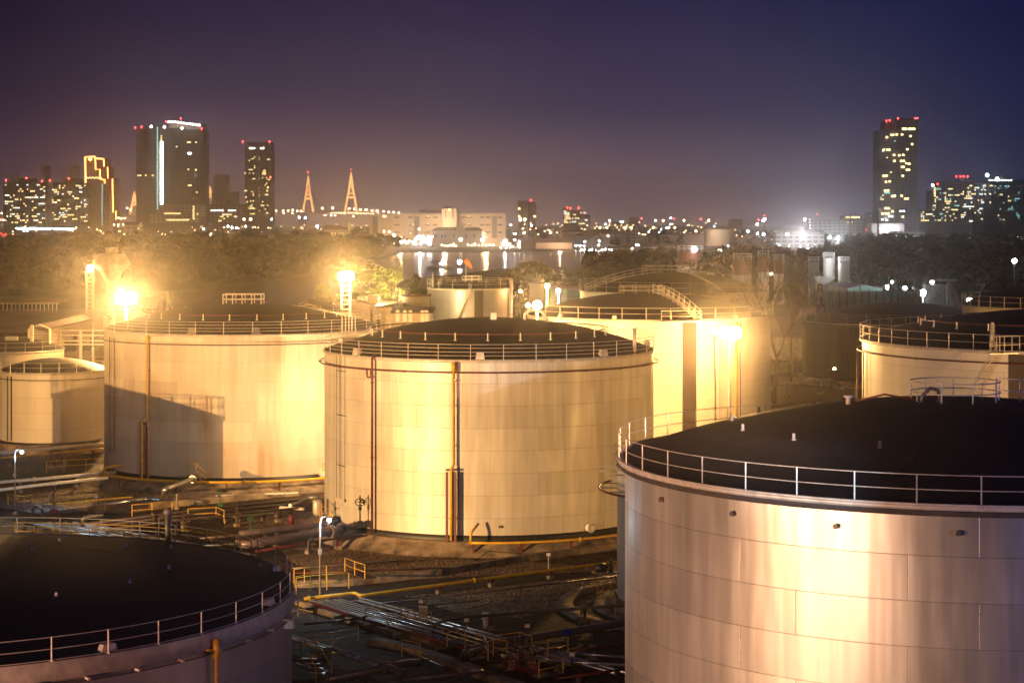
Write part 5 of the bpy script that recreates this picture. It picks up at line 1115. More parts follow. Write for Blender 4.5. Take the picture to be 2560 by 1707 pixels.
tree('dark tree between the lit tree and the small tall tank', 1030, 770, 668, 360, 7, 'leaf_dark', 9, 24, per=200)
tree('small bush-like tree behind the small tall tank', 1115, 760, 676, 352, 8.0, 'leaf', 8, 24, per=200)
for i, (u, vt, w, Y, mm, lab) in enumerate(((1265, 668, 8, 420, 'leaf_olive', 'first olive tree right of the small tall tank'), (1330, 650, 11, 440, 'leaf_olive', 'tallest olive tree behind the pale boxy building'), (1395, 662, 10, 430, 'leaf_olive', 'olive tree behind the teal shed'), (1450, 668, 9, 450, 'leaf_dark', 'dim tree over the right end of the teal shed'),
        (1500, 655, 11, 480, 'leaf_dark', 'dim tree left of the stair on the brown-roofed dome'), (1560, 640, 12, 500, 'leaf_dark', 'tall dim tree over the brown-roofed dome'), (1620, 648, 11, 480, 'leaf_dark', 'dim tree left of the red and white upright tank, second'), (1665, 655, 9, 500, 'leaf_dark', 'dim tree touching the red and white upright tank'),
        (1790, 650, 9, 520, 'leaf_dark', 'dim tree right of the red and white upright tank'), (1240, 690, 6, 400, 'leaf_olive', 'small olive tree beside the downpipe of the small tall tank'))):
    tree(lab, u, 770, vt, Y, w, mm, 20+i, 26, per=150, size=.32)
def bare_tree(label, u, v_top, Y, seed, spread=.5, h0=None, zb=GZ, group='bare trees at the right'):
    rng = random.Random(seed); q = D(u, v_top, Y); b = Vector((q.x, q.y, zb)); h = q.z-zb; T = thing('bare_tree', b, label, 'tree', group); tw = MB(); tr = MB()
    def br(p, d, L_, r, dep):
        pts = [p]; dd = d.copy()
        for k in range(3): dd = (dd+Vector((rng.uniform(-.2, .2), rng.uniform(-.2, .2), rng.uniform(-.05, .12)))).normalized(); pts.append(pts[-1]+dd*L_/3)
        (tr if dep > 3 else tw).tube(pts, [r, r*.85, r*.7, r*.5], 5 if dep < 3 else 6, cap=False)
        if dep > 0:
            for k in range(3 if dep > 1 else 2):
                a = rng.uniform(0, 2*PI); nd = (dd+Vector((math.cos(a), math.sin(a)*.6, rng.uniform(-.1, .5)))*spread*rng.uniform(.8, 1.5)).normalized()
                br(pts[-1 if k else 2], nd, L_*rng.uniform(.6, .85), r*.55, dep-1)
    br(b, Vector((0, 0, 1)), h*.36, h*.022, 5)
    add(T, 'trunk', tr, 'bark'); add(T, 'branches', tw, 'bark')
bare_tree('bare tree in front of the faded red silos', 1905, 640, 330, 2, .55); bare_tree('bare tree reaching over the rail of the bright tank', 1935, 690, 285, 5, .6)
bare_tree('bare tree before the green fence, left one', 2240, 715, 400, 8, .6); bare_tree('bare tree before the green fence, right one', 2290, 708, 405, 9, .6); bare_tree('bare tree behind the far right tank', 2530, 672, 330, 11, .6); bare_tree('bare tree before the white silo trio', 2050, 690, 450, 12, .5)
bare_tree('bare dim tree right of the gravel heap', 2440, 690, 480, 14, .6)
def palm(label, u, v_top, Y, seed=1):
    rng = random.Random(seed); q = D(u, v_top+14, Y); b = Vector((q.x, q.y, GZ)); T = thing('palm_tree', b, label, 'palm tree')
    add(T, 'trunk', MB().tube([b, b+Vector((.15, 0, (q.z-GZ)*.5)), q], [.28, .2, .16], 8), 'bark'); mb = MB()
    for k in range(22):
        a = 2*PI*k/22+rng.uniform(-.15, .15); el = rng.uniform(-.2, 1.1); L_ = rng.uniform(2.2, 3.0); d = Vector((math.cos(a)*math.cos(el), math.sin(a)*math.cos(el), math.sin(el))); pts = []
        for i in range(7): t = i/6; pts.append(q+d*L_*t+Vector((0, 0, -1.9*t*t*(1+.3*math.cos(el)))))
        mb.tube(pts, .035, 4)
        for i in range(1, 7):
            for j in (-1, 0, 1):
                p = pts[i]; s_ = Vector((-math.sin(a), math.cos(a), 0)); 
                for sg in (-1, 1): e_ = p+s_*sg*.5+(pts[i]-pts[i-1])*(.5+.3*j)+Vector((0, 0, -.25)); w_ = (pts[i]-pts[i-1]).normalized()*.06; mb.add([p-w_+w_*j*3, p+w_+w_*j*3, e_], [(0, 1, 2)])
    add(T, 'fronds', mb, 'leaf_dark')
palm('dark palm tree right of the bright tank', 1978, 700, 300)
# small bushes right behind the bright tank
for i, (u, v) in enumerate(((1945, 880), (1965, 872), (1990, 866))):
    q = G(u, v+60, GZ); T = thing('bush', q, 'low dark bush at the perimeter wall right of the bright tank', 'bush', 'bushes at the perimeter wall'); leafcloud('foliage', [tuple(q+Vector((x, 0, 1.2))) for x in (-1, 0, 1)], [1.1, 1.4, 1.0], 160, .2, 'leaf_olive', T, 60+i)
# woods that read as one mass
def wood(name, label, spots, m='wood_far', seed=1, per=70, size=1.0, top=(9, 15)):
    rng = np.random.RandomState(seed); cs = []; rs = []
    for (x, y, z0) in spots:
        h = rng.uniform(*top); 
        for k in range(5): cs.append((x+rng.uniform(-3, 3), y+rng.uniform(-3, 3), z0+h*(.35+.65*rng.random())-1)); rs.append(rng.uniform(2.0, 4.0))
    o = leafcloud(name, cs, rs, per, size, m, None, seed); tag(o, label, 'wood', kind='stuff')
    B_ = MB().ball((0, 0, 0), 1.0, 8); bv = np.array(B_.v); bf = B_.f; mb = MB(); V = []; Fc = []      # the closed inner mass of the crowns
    for i, (c, r_) in enumerate(zip(cs, rs)):
        if i % 2: continue
        k = len(V)*len(bv); V.append(bv*np.array([r_*1.05, r_*1.05, r_*.85])*rng.uniform(.85, 1.05, (len(bv), 1))+np.array([c[0], c[1], c[2]-r_*.3])); Fc += [tuple(q+k for q in f) for f in bf]
    mb.add([tuple(p) for p in np.concatenate(V)], Fc, 0, False); mb.build('inner_crowns', M[m], o, world_pts=False); return o
rng = random.Random(5); spots = []
def inpoly(x, y, P):
    c = False
    for i in range(len(P)):
        (x1, y1), (x2, y2) = P[i], P[i-1]
        if (y1 > y) != (y2 > y) and x < (x2-x1)*(y-y1)/(y2-y1)+x1: c = not c
    return c
pp = [(p.x, p.y) for p in pen]
PL = [(-330, 600)]
cnt = 0
while cnt < 1500:
    Y = rng.uniform(650, 2050) if rng.random() < .6 else rng.uniform(650, 1200); u = rng.uniform(-60, 1010); x = (u-1280)/F_PX*Y
    if inpoly(x, Y, pp) and inpoly(x, Y-6, pp): spots.append((x, Y, WZ+1)); cnt += 1
wood('river_woods', 'dark wooded bank across the water on the left', spots, seed=3, per=45, size=.9, top=(10, 16))
spots = []
for k in range(1500):
    Y = rng.uniform(640, 1500); u = rng.uniform(1840, 2620) if Y < 950 else rng.uniform(2125, 2620)
    if u < 2125 and Y > 860: continue
    spots.append(((u-1280)/F_PX*Y, Y, GZ))
for k in range(240):
    Y = rng.uniform(560, 900); u = rng.uniform(1470, 1850); spots.append(((u-1280)/F_PX*Y, Y, GZ-2))
wood('dark_woods', 'dark mass of trees behind the silos at the right', spots, seed=8, per=45, size=.85, top=(9, 17))
spots = []
for k in range(420):
    u = rng.uniform(0, 2560); Y = rng.uniform(1950, 3200); spots.append(((u-1280)/F_PX*Y, Y, WZ+1))
wood('bank_trees', 'hazy trees among the houses of the far bank', spots, seed=12, per=26, size=1.6, top=(7, 13))
for i, (u, vt, Y, w, lab) in enumerate(((505, 574, 1150, 22, 'round dark crown standing above the woods on the left'), (548, 580, 1150, 14, 'smaller round crown right of the tall one over the left woods'), (900, 570, 1750, 22, 'dim rounded tree by the far bank left of the long pale building'))):
    tree(lab, u, 600, vt, Y, w, 'leaf_dark', 70+i, 20, per=120, size=.9, group='crowns over the woods')

# ------------------------------------------------------------------ the far bank: city, bridge, ships
def facade(name, wall, win, bw=4.0, bh=3.2, mort=.9):
    m = bpy.data.materials.new(name); m.use_nodes = True; nt = m.node_tree; N = nt.nodes; L = nt.links; b = N['Principled BSDF']; b.inputs['Roughness'].default_value = .7
    tc = N.new('ShaderNodeTexCoord'); s_ = N.new('ShaderNodeSeparateXYZ'); L.new(tc.outputs['Object'], s_.inputs[0]); ad = N.new('ShaderNodeMath'); L.new(s_.outputs[0], ad.inputs[0]); L.new(s_.outputs[1], ad.inputs[1])
    cb = N.new('ShaderNodeCombineXYZ'); L.new(ad.outputs[0], cb.inputs[0]); L.new(s_.outputs[2], cb.inputs[1])
    br = N.new('ShaderNodeTexBrick'); L.new(cb.outputs[0], br.inputs['Vector']); br.offset = 0; br.inputs['Scale'].default_value = 1; br.inputs['Brick Width'].default_value = bw; br.inputs['Row Height'].default_value = bh; br.inputs['Mortar Size'].default_value = mort/2
    br.inputs['Mortar Smooth'].default_value = .1; br.inputs['Color1'].default_value = (*win, 1); br.inputs['Color2'].default_value = (*[x*1.6 for x in win], 1); br.inputs['Mortar'].default_value = (*wall, 1)
    L.new(br.outputs[0], b.inputs['Base Color']); return m
M['f_grey'] = facade('grey apartment facade', (.16, .14, .15), (.05, .05, .06), 5, 3.4, 1.9)
M['f_tower'] = facade('dark glass tower facade', (.15, .13, .13), (.04, .036, .04), 4.2, 6.0, 1.6)
M['f_blue'] = facade('bluish apartment facade', (.20, .20, .27), (.04, .04, .07), 5, 3.6, 2.0)
M['f_low'] = facade('low office facade', (.36, .32, .28), (.08, .07, .07), 6, 4.0, 2.2)
M['plain_dark'] = mat('dark plain building', (.16, .14, .15), .8, noise=.2, nscale=.05)
M['plain_pale'] = mat('pale plain building', (.58, .50, .42), .8, noise=.1, nscale=.03)
M['grey_panel'] = mat('grey stair panel', (.24, .24, .24), .8)
LBASE = WZ+1.2
def far_building(name, label, cat, blocks, Y, depth=30, m='f_grey', wins=(), group=None, beacons=(), base=None):
    """blocks: (u0, u1, v_top[, material[, dy[, v_bottom]]]); wins: (u, v, material, w_px, h_px)"""
    u0 = min(b[0] for b in blocks); u1 = max(b[1] for b in blocks)
    T = thing(name, (D((u0+u1)/2, V_H, Y).x, Y, LBASE if base is None else base), label, cat, group)
    for b in blocks:
        mm = b[3] if len(b) > 3 and b[3] else m; dy = b[4] if len(b) > 4 else 0; a, c = D(b[0], b[2], Y), D(b[1], b[2], Y); zb = D(0, b[5], Y).z if len(b) > 5 else LBASE-1
        mb = MB().box(((a.x+c.x)/2, Y+dy+depth/2, (a.z+zb)/2), (c.x-a.x, depth, a.z-zb)); mb.box(((a.x+c.x)/2, Y+dy+depth/2, a.z+.3), (c.x-a.x-1.5, depth-2, .8))
        add(T, 'wall', mb, mm)
    cache = {}
    for w in wins:
        u, v, mm = w[:3]; wp = w[3] if len(w) > 3 else 2.6; hp = w[4] if len(w) > 4 else 2.2; dy = w[5] if len(w) > 5 else 0
        key = (mm, wp, hp); q = D(u, v, Y)+Vector((0, dy-.12, 0))
        if key not in cache: s_ = Y/F_PX; cache[key] = MB().box((0, 0, 0), (wp*s_, .3, hp*s_)).build('lit_window', M[mm], T, world_pts=False); o = cache[key]
        else: o = dup(cache[key])
        o.location = q-ORIG[T.name]
    for (u, v) in beacons:
        q = D(u, v, Y); add(T, 'beacon', MB().ball(q, 1.6*Y/F_PX, 8).tube([q, q+Vector((0, 0, -4*Y/F_PX))], .3*Y/F_PX, 4), 'e_red')
    return T
def rand_wins(u0, u1, v0, v1, n, seed, du=4.2, dv=5.2, mats=('e_win_y', 'e_win_y', 'e_win_w'), wp=2.4, hp=1.9, runs=.35):
    rng = random.Random(seed); S_ = set(); out = []
    while len(out) < n:
        i, j = rng.randrange(int((u1-u0)/du)), rng.randrange(int((v1-v0)/dv)); k = 1+(rng.random() < runs)*rng.randrange(1, 3); mm = rng.choice(mats)
        for t in range(k):
            if (i+t, j) in S_ or u0+(i+t+.5)*du > u1: continue
            S_.add((i+t, j)); out.append((u0+(i+t+.5)*du, v0+(j+.5)*dv, mm, wp, hp))
    return out
# left apartment row
far_building('apartment_block', 'dark apartment block with scattered lit windows at the far left of the skyline', 'apartment block',
    [(8, 62, 456), (46, 72, 446), (70, 116, 458)], 2300, 40, 'f_grey', rand_wins(12, 114, 460, 560, 95, 1), beacons=((15, 450), (66, 445), (105, 452)))
far_building('apartment_block', 'long dark apartment block left of the neon-outlined tower, right half of the pair', 'apartment block',
    [(120, 160, 457), (157, 190, 447), (188, 222, 460)], 2330, 40, 'f_grey', rand_wins(122, 220, 462, 560, 85, 2), beacons=((125, 451), (172, 446)))
far_building('tower_slab', 'faint hazy slab rising behind the left apartment block', 'tower', [(103, 114, 414)], 5200, 60, 'plain_dark'); far_building('tower_slab', 'faint hazy slab rising behind the right apartment block', 'tower', [(174, 187, 414)], 5200, 60, 'plain_dark'); far_building('tower_slab', 'lowest faint slab at the far left of the skyline', 'tower', [(26, 35, 438)], 5200, 60, 'plain_dark')
T = far_building('stepped_tower', 'stepped tower outlined with glowing orange neon tubes', 'tower', [(212, 240, 393, 'f_tower'), (240, 262, 396, 'f_tower', 4), (250, 272, 418, 'f_tower', -2), (262, 284, 446, 'plain_dark', 3), (222, 262, 455, 'plain_dark', -6)], 2600, 36, 'f_tower',
    [(219+i*4, 444+(i % 2)*2, 'e_win_y', 3, 2, -6) for i in range(10)]+[(258.5, 462+k*4, 'e_win_t', 1.6, 1.8, -8) for k in range(26)])
def neon(T, pts, Y, m='e_neon', r=1.1, name='neon_tube'): return add(T, name, MB().tube([D(u, v, Y) for u, v in pts], r*Y/F_PX, 5), m)
neon(T, [(214, 457), (213, 393), (237, 392), (238, 396), (259, 398), (260, 416)], 2590, r=1.4); neon(T, [(238, 393), (239, 424), (250, 424), (250, 448), (262, 450), (262, 458)], 2588); neon(T, [(269, 418), (270, 446)], 2588, r=.9); neon(T, [(281, 447), (283, 531)], 2588, r=.9); neon(T, [(290, 527), (290, 550)], 2588, r=.8)
add(T, 'roof_sign', MB().tube([D(225, 396, 2588), D(226, 402, 2588)], [6*.52, 2*.52], 6), 'e_neon')
T = far_building('twin_tower', 'tallest tower on the left with a crown of lamps and a vertical light strip', 'tower',
    [(339, 362, 322, 'plain_dark', 4), (362, 396, 319, 'f_tower'), (392, 410, 312, 'plain_dark', 8), (408, 436, 322, 'f_tower'), (436, 462, 322, 'f_tower', 3), (462, 508, 325, 'f_tower'), (420, 500, 308, 'plain_pale', 6)], 3000, 60, 'f_tower',
    [(394, 320+k*4.3, 'e_win_t', 2.2, 2.2, -2) for k in range(48)]+[(403, 356+k*4.4, 'e_strip', 7.5, 3.4, 5) for k in range(36)]+[(402, 340+k*5, 'e_win_y', 3, 2, 5) for k in range(3)]
    +[(u, v, 'e_win_y', 3.2, 2.6, -1) for u, v in ((470, 356), (475, 356), (490, 356), (472, 384), (477, 384), (471, 424), (490, 425), (472, 464), (477, 464), (492, 481), (346, 439), (351, 439), (365, 439), (382, 439), (442, 367))]
    +[(474, 384, 'e_strip', 8, 4.5, -1)], beacons=((338, 319), (354, 317), (415, 304), (452, 296), (504, 322)))
for k in range(11):
    u, v = 422+k*7.6, 305+max(0, k-2)*1.05; q = D(u, v, 2990); add(T, 'crown_lamp', MB().ball(q, 1.6, 8), 'e_strip')
for u, v in ((378, 317), (411, 318), (455, 321)): add(T, 'crown_lamp', MB().ball(D(u, v, 2985), 2.0, 8), 'e_strip')
far_building('podium_block', 'dark stepped podium block with a few lit office floors under the tallest tower', 'building', [(372, 500, 536, 'f_low'), (396, 500, 512, 'f_low', 4), (454, 476, 494, 'plain_dark', 8), (350, 520, 560, 'plain_dark', -4)], 2700, 40, 'f_low',
    [(412+k*4.6, 534, 'e_win_y', 2.6, 2) for k in range(9)]+[(418+k*4.4, 550, 'e_win_y', 3.0, 2) for k in range(13)]+[(484, 517+k*6, 'e_win_y', 3, 2.4) for k in range(6)]+[(494, 535, 'e_win_y', 3, 2.4)])
far_building('office_block', 'hazy office block with two rows of lit windows right of the tallest tower', 'building', [(510, 608, 512, 'f_low'), (566, 574, 500, 'plain_dark', 5)], 2750, 30, 'f_low',
    [(528+k*3.6, 526.5, 'e_win_w', 2.6, 2.2) for k in range(9)]+[(572+k*4, 526.5, 'e_win_w', 3.2, 2.2) for k in range(5)]+rand_wins(525, 600, 534, 556, 14, 5))
far_building('hazy_block', 'faint hazy high-rise behind the office block', 'building', [(534, 566, 438, 'plain_dark'), (530, 592, 480, 'plain_dark', -8)], 4400, 50, 'plain_dark', [(536+k*3.5, 502, 'e_win_y', 2.4, 3) for k in range(8)])
far_building('dark_tower', 'slim dark tower left of the bridge, six lamps under its top', 'tower', [(612, 674, 368, 'f_tower'), (616, 676, 356, 'plain_dark', 6), (638, 648, 362, 'plain_dark', -3), (660, 678, 372, 'plain_dark', 4)], 3300, 45, 'f_tower',
    [(625+k*6.0, 371, 'e_strip', 2.8, 3.2) for k in range(3)]+[(646.5+k*6, 371, 'e_strip', 2.8, 3.2) for k in range(3)]+rand_wins(622, 640, 390, 540, 34, 6, 3.2, 4.6, ('e_win_y',), 1.9, 1.9)+rand_wins(644, 649, 380, 530, 18, 7, 2.5, 4.4, ('e_win_y',), 1.4, 2)+rand_wins(652, 674, 392, 535, 28, 8, 3.2, 4.6, ('e_win_y',), 1.9, 1.9)
    +[(u, v, 'e_win_y', 2.6, 2.2) for u, v in ((612, 477), (616, 477), (613, 433), (615, 493), (618, 505), (670, 470), (668, 477))], beacons=((607, 354), (674, 354), (676, 443)))
# cable-stayed bridges
def pylon(T, ua, va, w, vb, vx, Y, lit='pylon_glow'):
    s_ = Y/F_PX; mb = MB()
    for sg in (-1, 1): mb.tube([D(ua+sg*w/2, vb, Y), D(ua+sg*w*.27, vx, Y), D(ua+sg*w*.12, vx-(vx-va)*.4, Y), D(ua, va, Y)], [2.4*s_, 2.3*s_, 2.8*s_, 1.2*s_], 6)
    mb.tube([D(ua-w*.27, vx, Y), D(ua+w*.27, vx, Y)], 2.4*s_, 6); mb.tube([D(ua-w*.21, vx-10, Y), D(ua+w*.21, vx-10, Y)], 1.6*s_, 6)
    add(T, 'pylon', mb, lit)
M['pylon_glow'] = mat('glowing pylon concrete', (.6, .45, .25), .8, emit=(1, .50, .16), estr=2.4)  # floodlight glow is put into the concrete as emission
T = thing('cable_bridge', D(820, 534, 5200), 'cable-stayed bridge with two golden floodlit pylons and a lamp-lined deck', 'bridge')
pylon(T, 770.5, 440, 27, 534, 497, 5200); pylon(T, 877.5, 431, 33, 537, 494, 5000)
mb = MB(); dk = [(655, 538), (700, 536.5), (760, 533), (820, 530.5), (880, 532), (930, 536), (985, 543)]
mb.tube([D(u, v, 5100) for u, v in dk], 2.6, 6); add(T, 'deck', mb, 'plain_pale')
mb = MB()
for ua, va in ((770.5, 452), (877.5, 444)):
    for k in range(1, 8):
        for sg in (-1, 1): mb.tube([D(ua, va+k*2, 5150), D(ua+sg*k*6.5, 533, 5150)], .3, 3, cap=False)
add(T, 'stay_cable', mb, 'plain_dark')
for k in range(24): add(T, 'deck_lamp', MB().ball(D(828+k*6.2, 533-(k % 2)+max(0, k-8)*.3, 5080), .9, 6), 'e_warm')
for u, v in ((770, 431), (877.5, 424), (766.5, 477), (873, 471.5)): add(T, 'beacon', MB().ball(D(u, v, 5050), 1.7, 6), 'e_red')
for k, (u, v) in enumerate(((691, 527), (708, 527), (721, 527), (732, 526), (743, 528), (752, 528), (806, 521), (832, 520.5), (873, 522), (886, 523), (901, 524.5), (915, 525), (930, 527), (943, 528), (959, 529), (972, 530.5), (984, 531), (997, 532.5), (709, 533), (731, 533), (813, 538.5), (828, 538.5), (838, 538.5), (884, 541))):
    far_lamp('warm lamp standing over the deck of the cable-stayed bridge', u, v, 5050, 'e_warm', 1.9 if v < 527 else 1.5, group='lamps along the bridge deck', pole=9, zb=D(u, 534, 5050).z)
T = thing('cable_bridge', D(335, 534, 5600), 'golden floodlit bridge pylon between the neon tower and the tallest tower', 'bridge'); pylon(T, 335.5, 478, 21, 536, 512, 5600); add(T, 'deck', MB().tube([D(288, 540, 5600), D(345, 537, 5600)], 2.5, 5), 'plain_pale')
T = thing('cable_bridge', D(524, 534, 5600), 'tip of a golden floodlit pylon right of the tallest tower', 'bridge'); pylon(T, 524.5, 466, 18, 536, 492, 5600)
# long pale warehouse
T = far_building('riverside_warehouse', 'long pale three-storey building with a square stair tower on the far bank, warmly lit', 'building', [(922, 977, 537, 'plain_pale', 12), (977, 1105, 536, 'plain_pale'), (1105, 1142, 522, 'plain_pale', -6), (1142, 1264, 535, 'plain_pale')], 1980, 26, 'plain_pale',
    [(1069, 543, 'e_win_y', 5, 4), (1069, 562, 'e_win_y', 5, 4), (1173, 543, 'e_win_y', 5, 4), (1172, 562, 'e_win_y', 4, 4), (1124, 524, 'e_win_y', 4, 4, -6), (961, 541, 'e_win_y', 8, 4), (1031, 562, 'e_win_w', 4, 3), (1022, 562, 'e_win_w', 4, 3)])
for u in (1042, 1236, 938): add(T, 'stair_panel', MB().box(D(u, 568, 1979-(0 if u > 950 else -11)), (5.2, 1.2, 22)), 'grey_panel')
mb = MB()
for v in (543.5, 562.5, 581): 
    for u in (992, 1026, 1069, 1088, 1158, 1173, 1205, 1220, 1250): mb.box(D(u, v, 1979.8), (4.6, .8, 1.5))
add(T, 'window_row', mb, 'plain_dark')
add(T, 'tower_roof', MB().add([D(1099, 521.5, 1970), D(1142, 521.5, 1970), D(1142, 521.5, 2004), D(1099, 521.5, 2004), D(1121, 517, 1987)], [(0, 1, 4), (1, 2, 4), (2, 3, 4), (3, 0, 4), (3, 2, 1, 0)]), 'plain_dark')
for du in (-9, 9): add(T, 'tower_window', MB().box(D(1123+du, 536, 1973.8), (1.3, .8, 8)), 'plain_dark')
mb = MB().box(D(1076, 528.5, 1996), (22, 10, 2.4)); add(T, 'roof', mb, 'plain_dark')
T = thing('customs_hall', D(1145, 605, 1920), 'low hall with a small gable in front of the long pale building', 'building')
a, b = D(1077, 577, 1920), D(1208, 577, 1920); add(T, 'wall', MB().box(((a.x+b.x)/2, 1930, (a.z+LBASE)/2), (b.x-a.x-1, 20, a.z-LBASE)), 'plain_pale')
c_, d_ = D(1093, 568, 1930), D(1195, 568, 1930)
add(T, 'roof', MB().add([(a.x, 1919, a.z), (b.x, 1919, a.z), (b.x, 1941, a.z), (a.x, 1941, a.z), (c_.x, 1930, c_.z), (d_.x, 1930, d_.z)], [(0, 1, 5, 4), (1, 2, 5), (2, 3, 4, 5), (3, 0, 4)]), 'brown_sheet')
add(T, 'gable', MB().box(D(1151, 571.5, 1918.5), (8, 1, 5.5)).tube([D(1151, 568, 1918), D(1151, 568, 1919)], 3.6, 12), 'plain_pale')
for u in (1090, 1105, 1113, 1135, 1165, 1185): add(T, 'window', MB().box(D(u, 590, 1919.7), (1.6, .6, 3)), 'plain_dark')
point('lamp_or_fill_light', D(1112, 560, 1955), 4e4, (1, .64, .34), 1.5); point('lamp_or_fill_light', D(1000, 590, 1935), 4.5e4, (1, .62, .3), 2); point('lamp_or_fill_light', D(1215, 592, 1930), 7.6e4, (1, .62, .32), 2)
# other far buildings
def simple(name, label, u0, u1, vt, Y, m='plain_dark', wins=(), beacons=(), depth=20, blocks=None): return far_building(name, label, 'building', blocks or [(u0, u1, vt, m)], Y, depth, m, wins, beacons=beacons)
simple('pavilion', 'white pavilion with a dark hip roof left of the long pale building', 806, 872, 570, 1950, 'plain_pale', blocks=[(806, 872, 577, 'plain_pale'), (868, 873, 559, 'plain_pale', -2)], wins=[(812+k*9, 584, 'e_win_y', 2, 2) for k in range(6)])
q0, q1 = D(803, 574, 1948), D(872, 574, 1948); qm = D(836, 563, 1960)
tag(MB().add([(q0.x, 1946, q0.z), (q1.x, 1946, q0.z), (q1.x, 1975, q0.z), (q0.x, 1975, q0.z), (qm.x-8, 1960, qm.z), (qm.x+6, 1960, qm.z)], [(0, 1, 5, 4), (1, 2, 5), (2, 3, 4, 5), (3, 0, 4), (3, 2, 1, 0)]).build('hip_roof_hall', M['brown_sheet'], loc=(q0.x, 1946, q0.z)), 'dark hipped roof hall behind the white pavilion', 'hall')
simple('hazy_block', 'hazy slab with a red beacon right of the long pale building', 1294, 1320, 503, 2900, 'plain_pale', [(1298, 522, 'e_win_y', 5, 4), (1298, 541, 'e_win_y', 5, 4), (1337, 541, 'e_win_y', 5, 4)], ((1327, 500),), blocks=[(1294, 1320, 503, 'plain_pale'), (1320, 1341, 506, 'plain_dark', 6)])
simple('hazy_block', 'small distant block with two red beacons and clustered lit windows', 1408, 1475, 522, 3600, 'plain_dark', rand_wins(1410, 1430, 522, 560, 22, 31, 3.5, 4.5)+rand_wins(1430, 1472, 530, 562, 18, 32, 3.5, 4.5), ((1418, 519), (1426, 520.5), (1447, 519.5)), blocks=[(1408, 1432, 520, 'plain_dark'), (1430, 1456, 526, 'plain_dark', 4), (1450, 1476, 538, 'plain_dark', 2)])
simple('white_block', 'pale stair block in the middle distance right of the small lit block', 1573, 1597, 544, 2300, 'plain_pale'); simple('low_block', 'low car-park-like block left of the pale stair block', 1534, 1596, 556, 2250, 'f_low', [(1538+k*5, 563+(k % 3)*6, 'e_win_y', 3, 2) for k in range(10)])
simple('hazy_block', 'low hazy block on the horizon behind the distant white tank', 1822, 1856, 549, 3600, 'plain_dark')
simple('hotel_block', 'long low white building with rows of windows under the right skyline', 2024, 2160, 551, 2500, 'f_blue', [(2117+k*6, 543.5, 'e_win_y', 4, 3) for k in range(6)]+[(2120+k*5, 556, 'e_win_y', 2, 2) for k in range(3)]+[(2025, 549+k*7, 'e_win_w', 2.5, 2.5) for k in range(5)], blocks=[(2024, 2160, 551, 'f_low'), (2110, 2158, 540, 'plain_dark', 4)], depth=30)
simple('white_hall', 'bright white hall at the foot of the tall right tower', 2179, 2260, 560, 2100, 'plain_pale', [(2196+k*8, 571, 'e_win_w', 5, 2.5) for k in range(5)], depth=25)
point('lamp_or_fill_light', D(2230, 575, 2085), 3.6e4, (.85, .85, 1), 2)
simple('pale_block', 'pale block between the long low white building and the tall right tower', 2165, 2192, 532, 2600, 'plain_dark', [(2176, 540, 'e_win_t', 2, 2), (2184, 546, 'e_win_y', 2, 2)])
for k, (u0, u1, vt) in enumerate(((2230, 2260, 580), (2258, 2280, 583), (2278, 2312, 582))):
    simple('white_house', ('left', 'middle', 'right')[k]+' one of three pale houses below the tall right tower', u0, u1, vt, 1650, 'f_low', [(u0+5+j*6, vt+9, 'e_win_w', 2.5, 2.5) for j in range(3)], depth=12)
point('lamp_or_fill_light', D(2270, 584, 1630), 9e3, (.9, .9, 1), 1.5)
# tall right tower
T = far_building('residential_tower', 'tall slender tower with many warm windows and red beacons on the right', 'tower', [(2195, 2243, 327, 'f_blue'), (2215, 2246, 302, 'plain_dark', 6), (2240, 2250, 300, 'plain_dark', -1), (2250, 2294, 300, 'f_blue', -3), (2243, 2290, 296, 'plain_dark', 8)], 2500, 34, 'f_blue',
    [(2260, 323, 'e_win_y', 12, 5, -3), (2278, 323, 'e_win_y', 18, 5, -3)]+[(u, v, 'e_win_y', 5.2, 4.2, -3) for u, v in ((2216, 344), (2228, 338), (2232, 338), (2241, 337), (2254, 337), (2275, 341), (2279, 361), (2267, 374), (2208, 375), (2217, 375), (2222, 375), (2234, 388), (2247, 389), (2257, 388), (2235, 403), (2252, 403), (2258, 403), (2265, 409), (2272, 410), (2254, 418), (2258, 418), (2266, 425), (2271, 425), (2256, 440),
      (2208, 440), (2215, 440), (2214, 455), (2223, 454), (2212, 477), (2219, 477), (2230, 491), (2235, 491), (2253, 490), (2262, 497), (2268, 497), (2213, 521), (2220, 521), (2205, 534), (2213, 534), (2219, 534), (2256, 542), (2230, 529))]
    +[(u, v, 'e_win_w', 5, 3.5, -3) for u, v in ((2250, 528), (2258, 528), (2222, 541), (2229, 541), (2205, 549), (2216, 550))]+rand_wins(2200, 2290, 345, 560, 26, 41, 5, 5.2, ('e_win_y', 'e_win_t'), 3, 2), beacons=((2216, 302), (2224, 301), (2245, 296), (2288, 296), (2293, 296)))
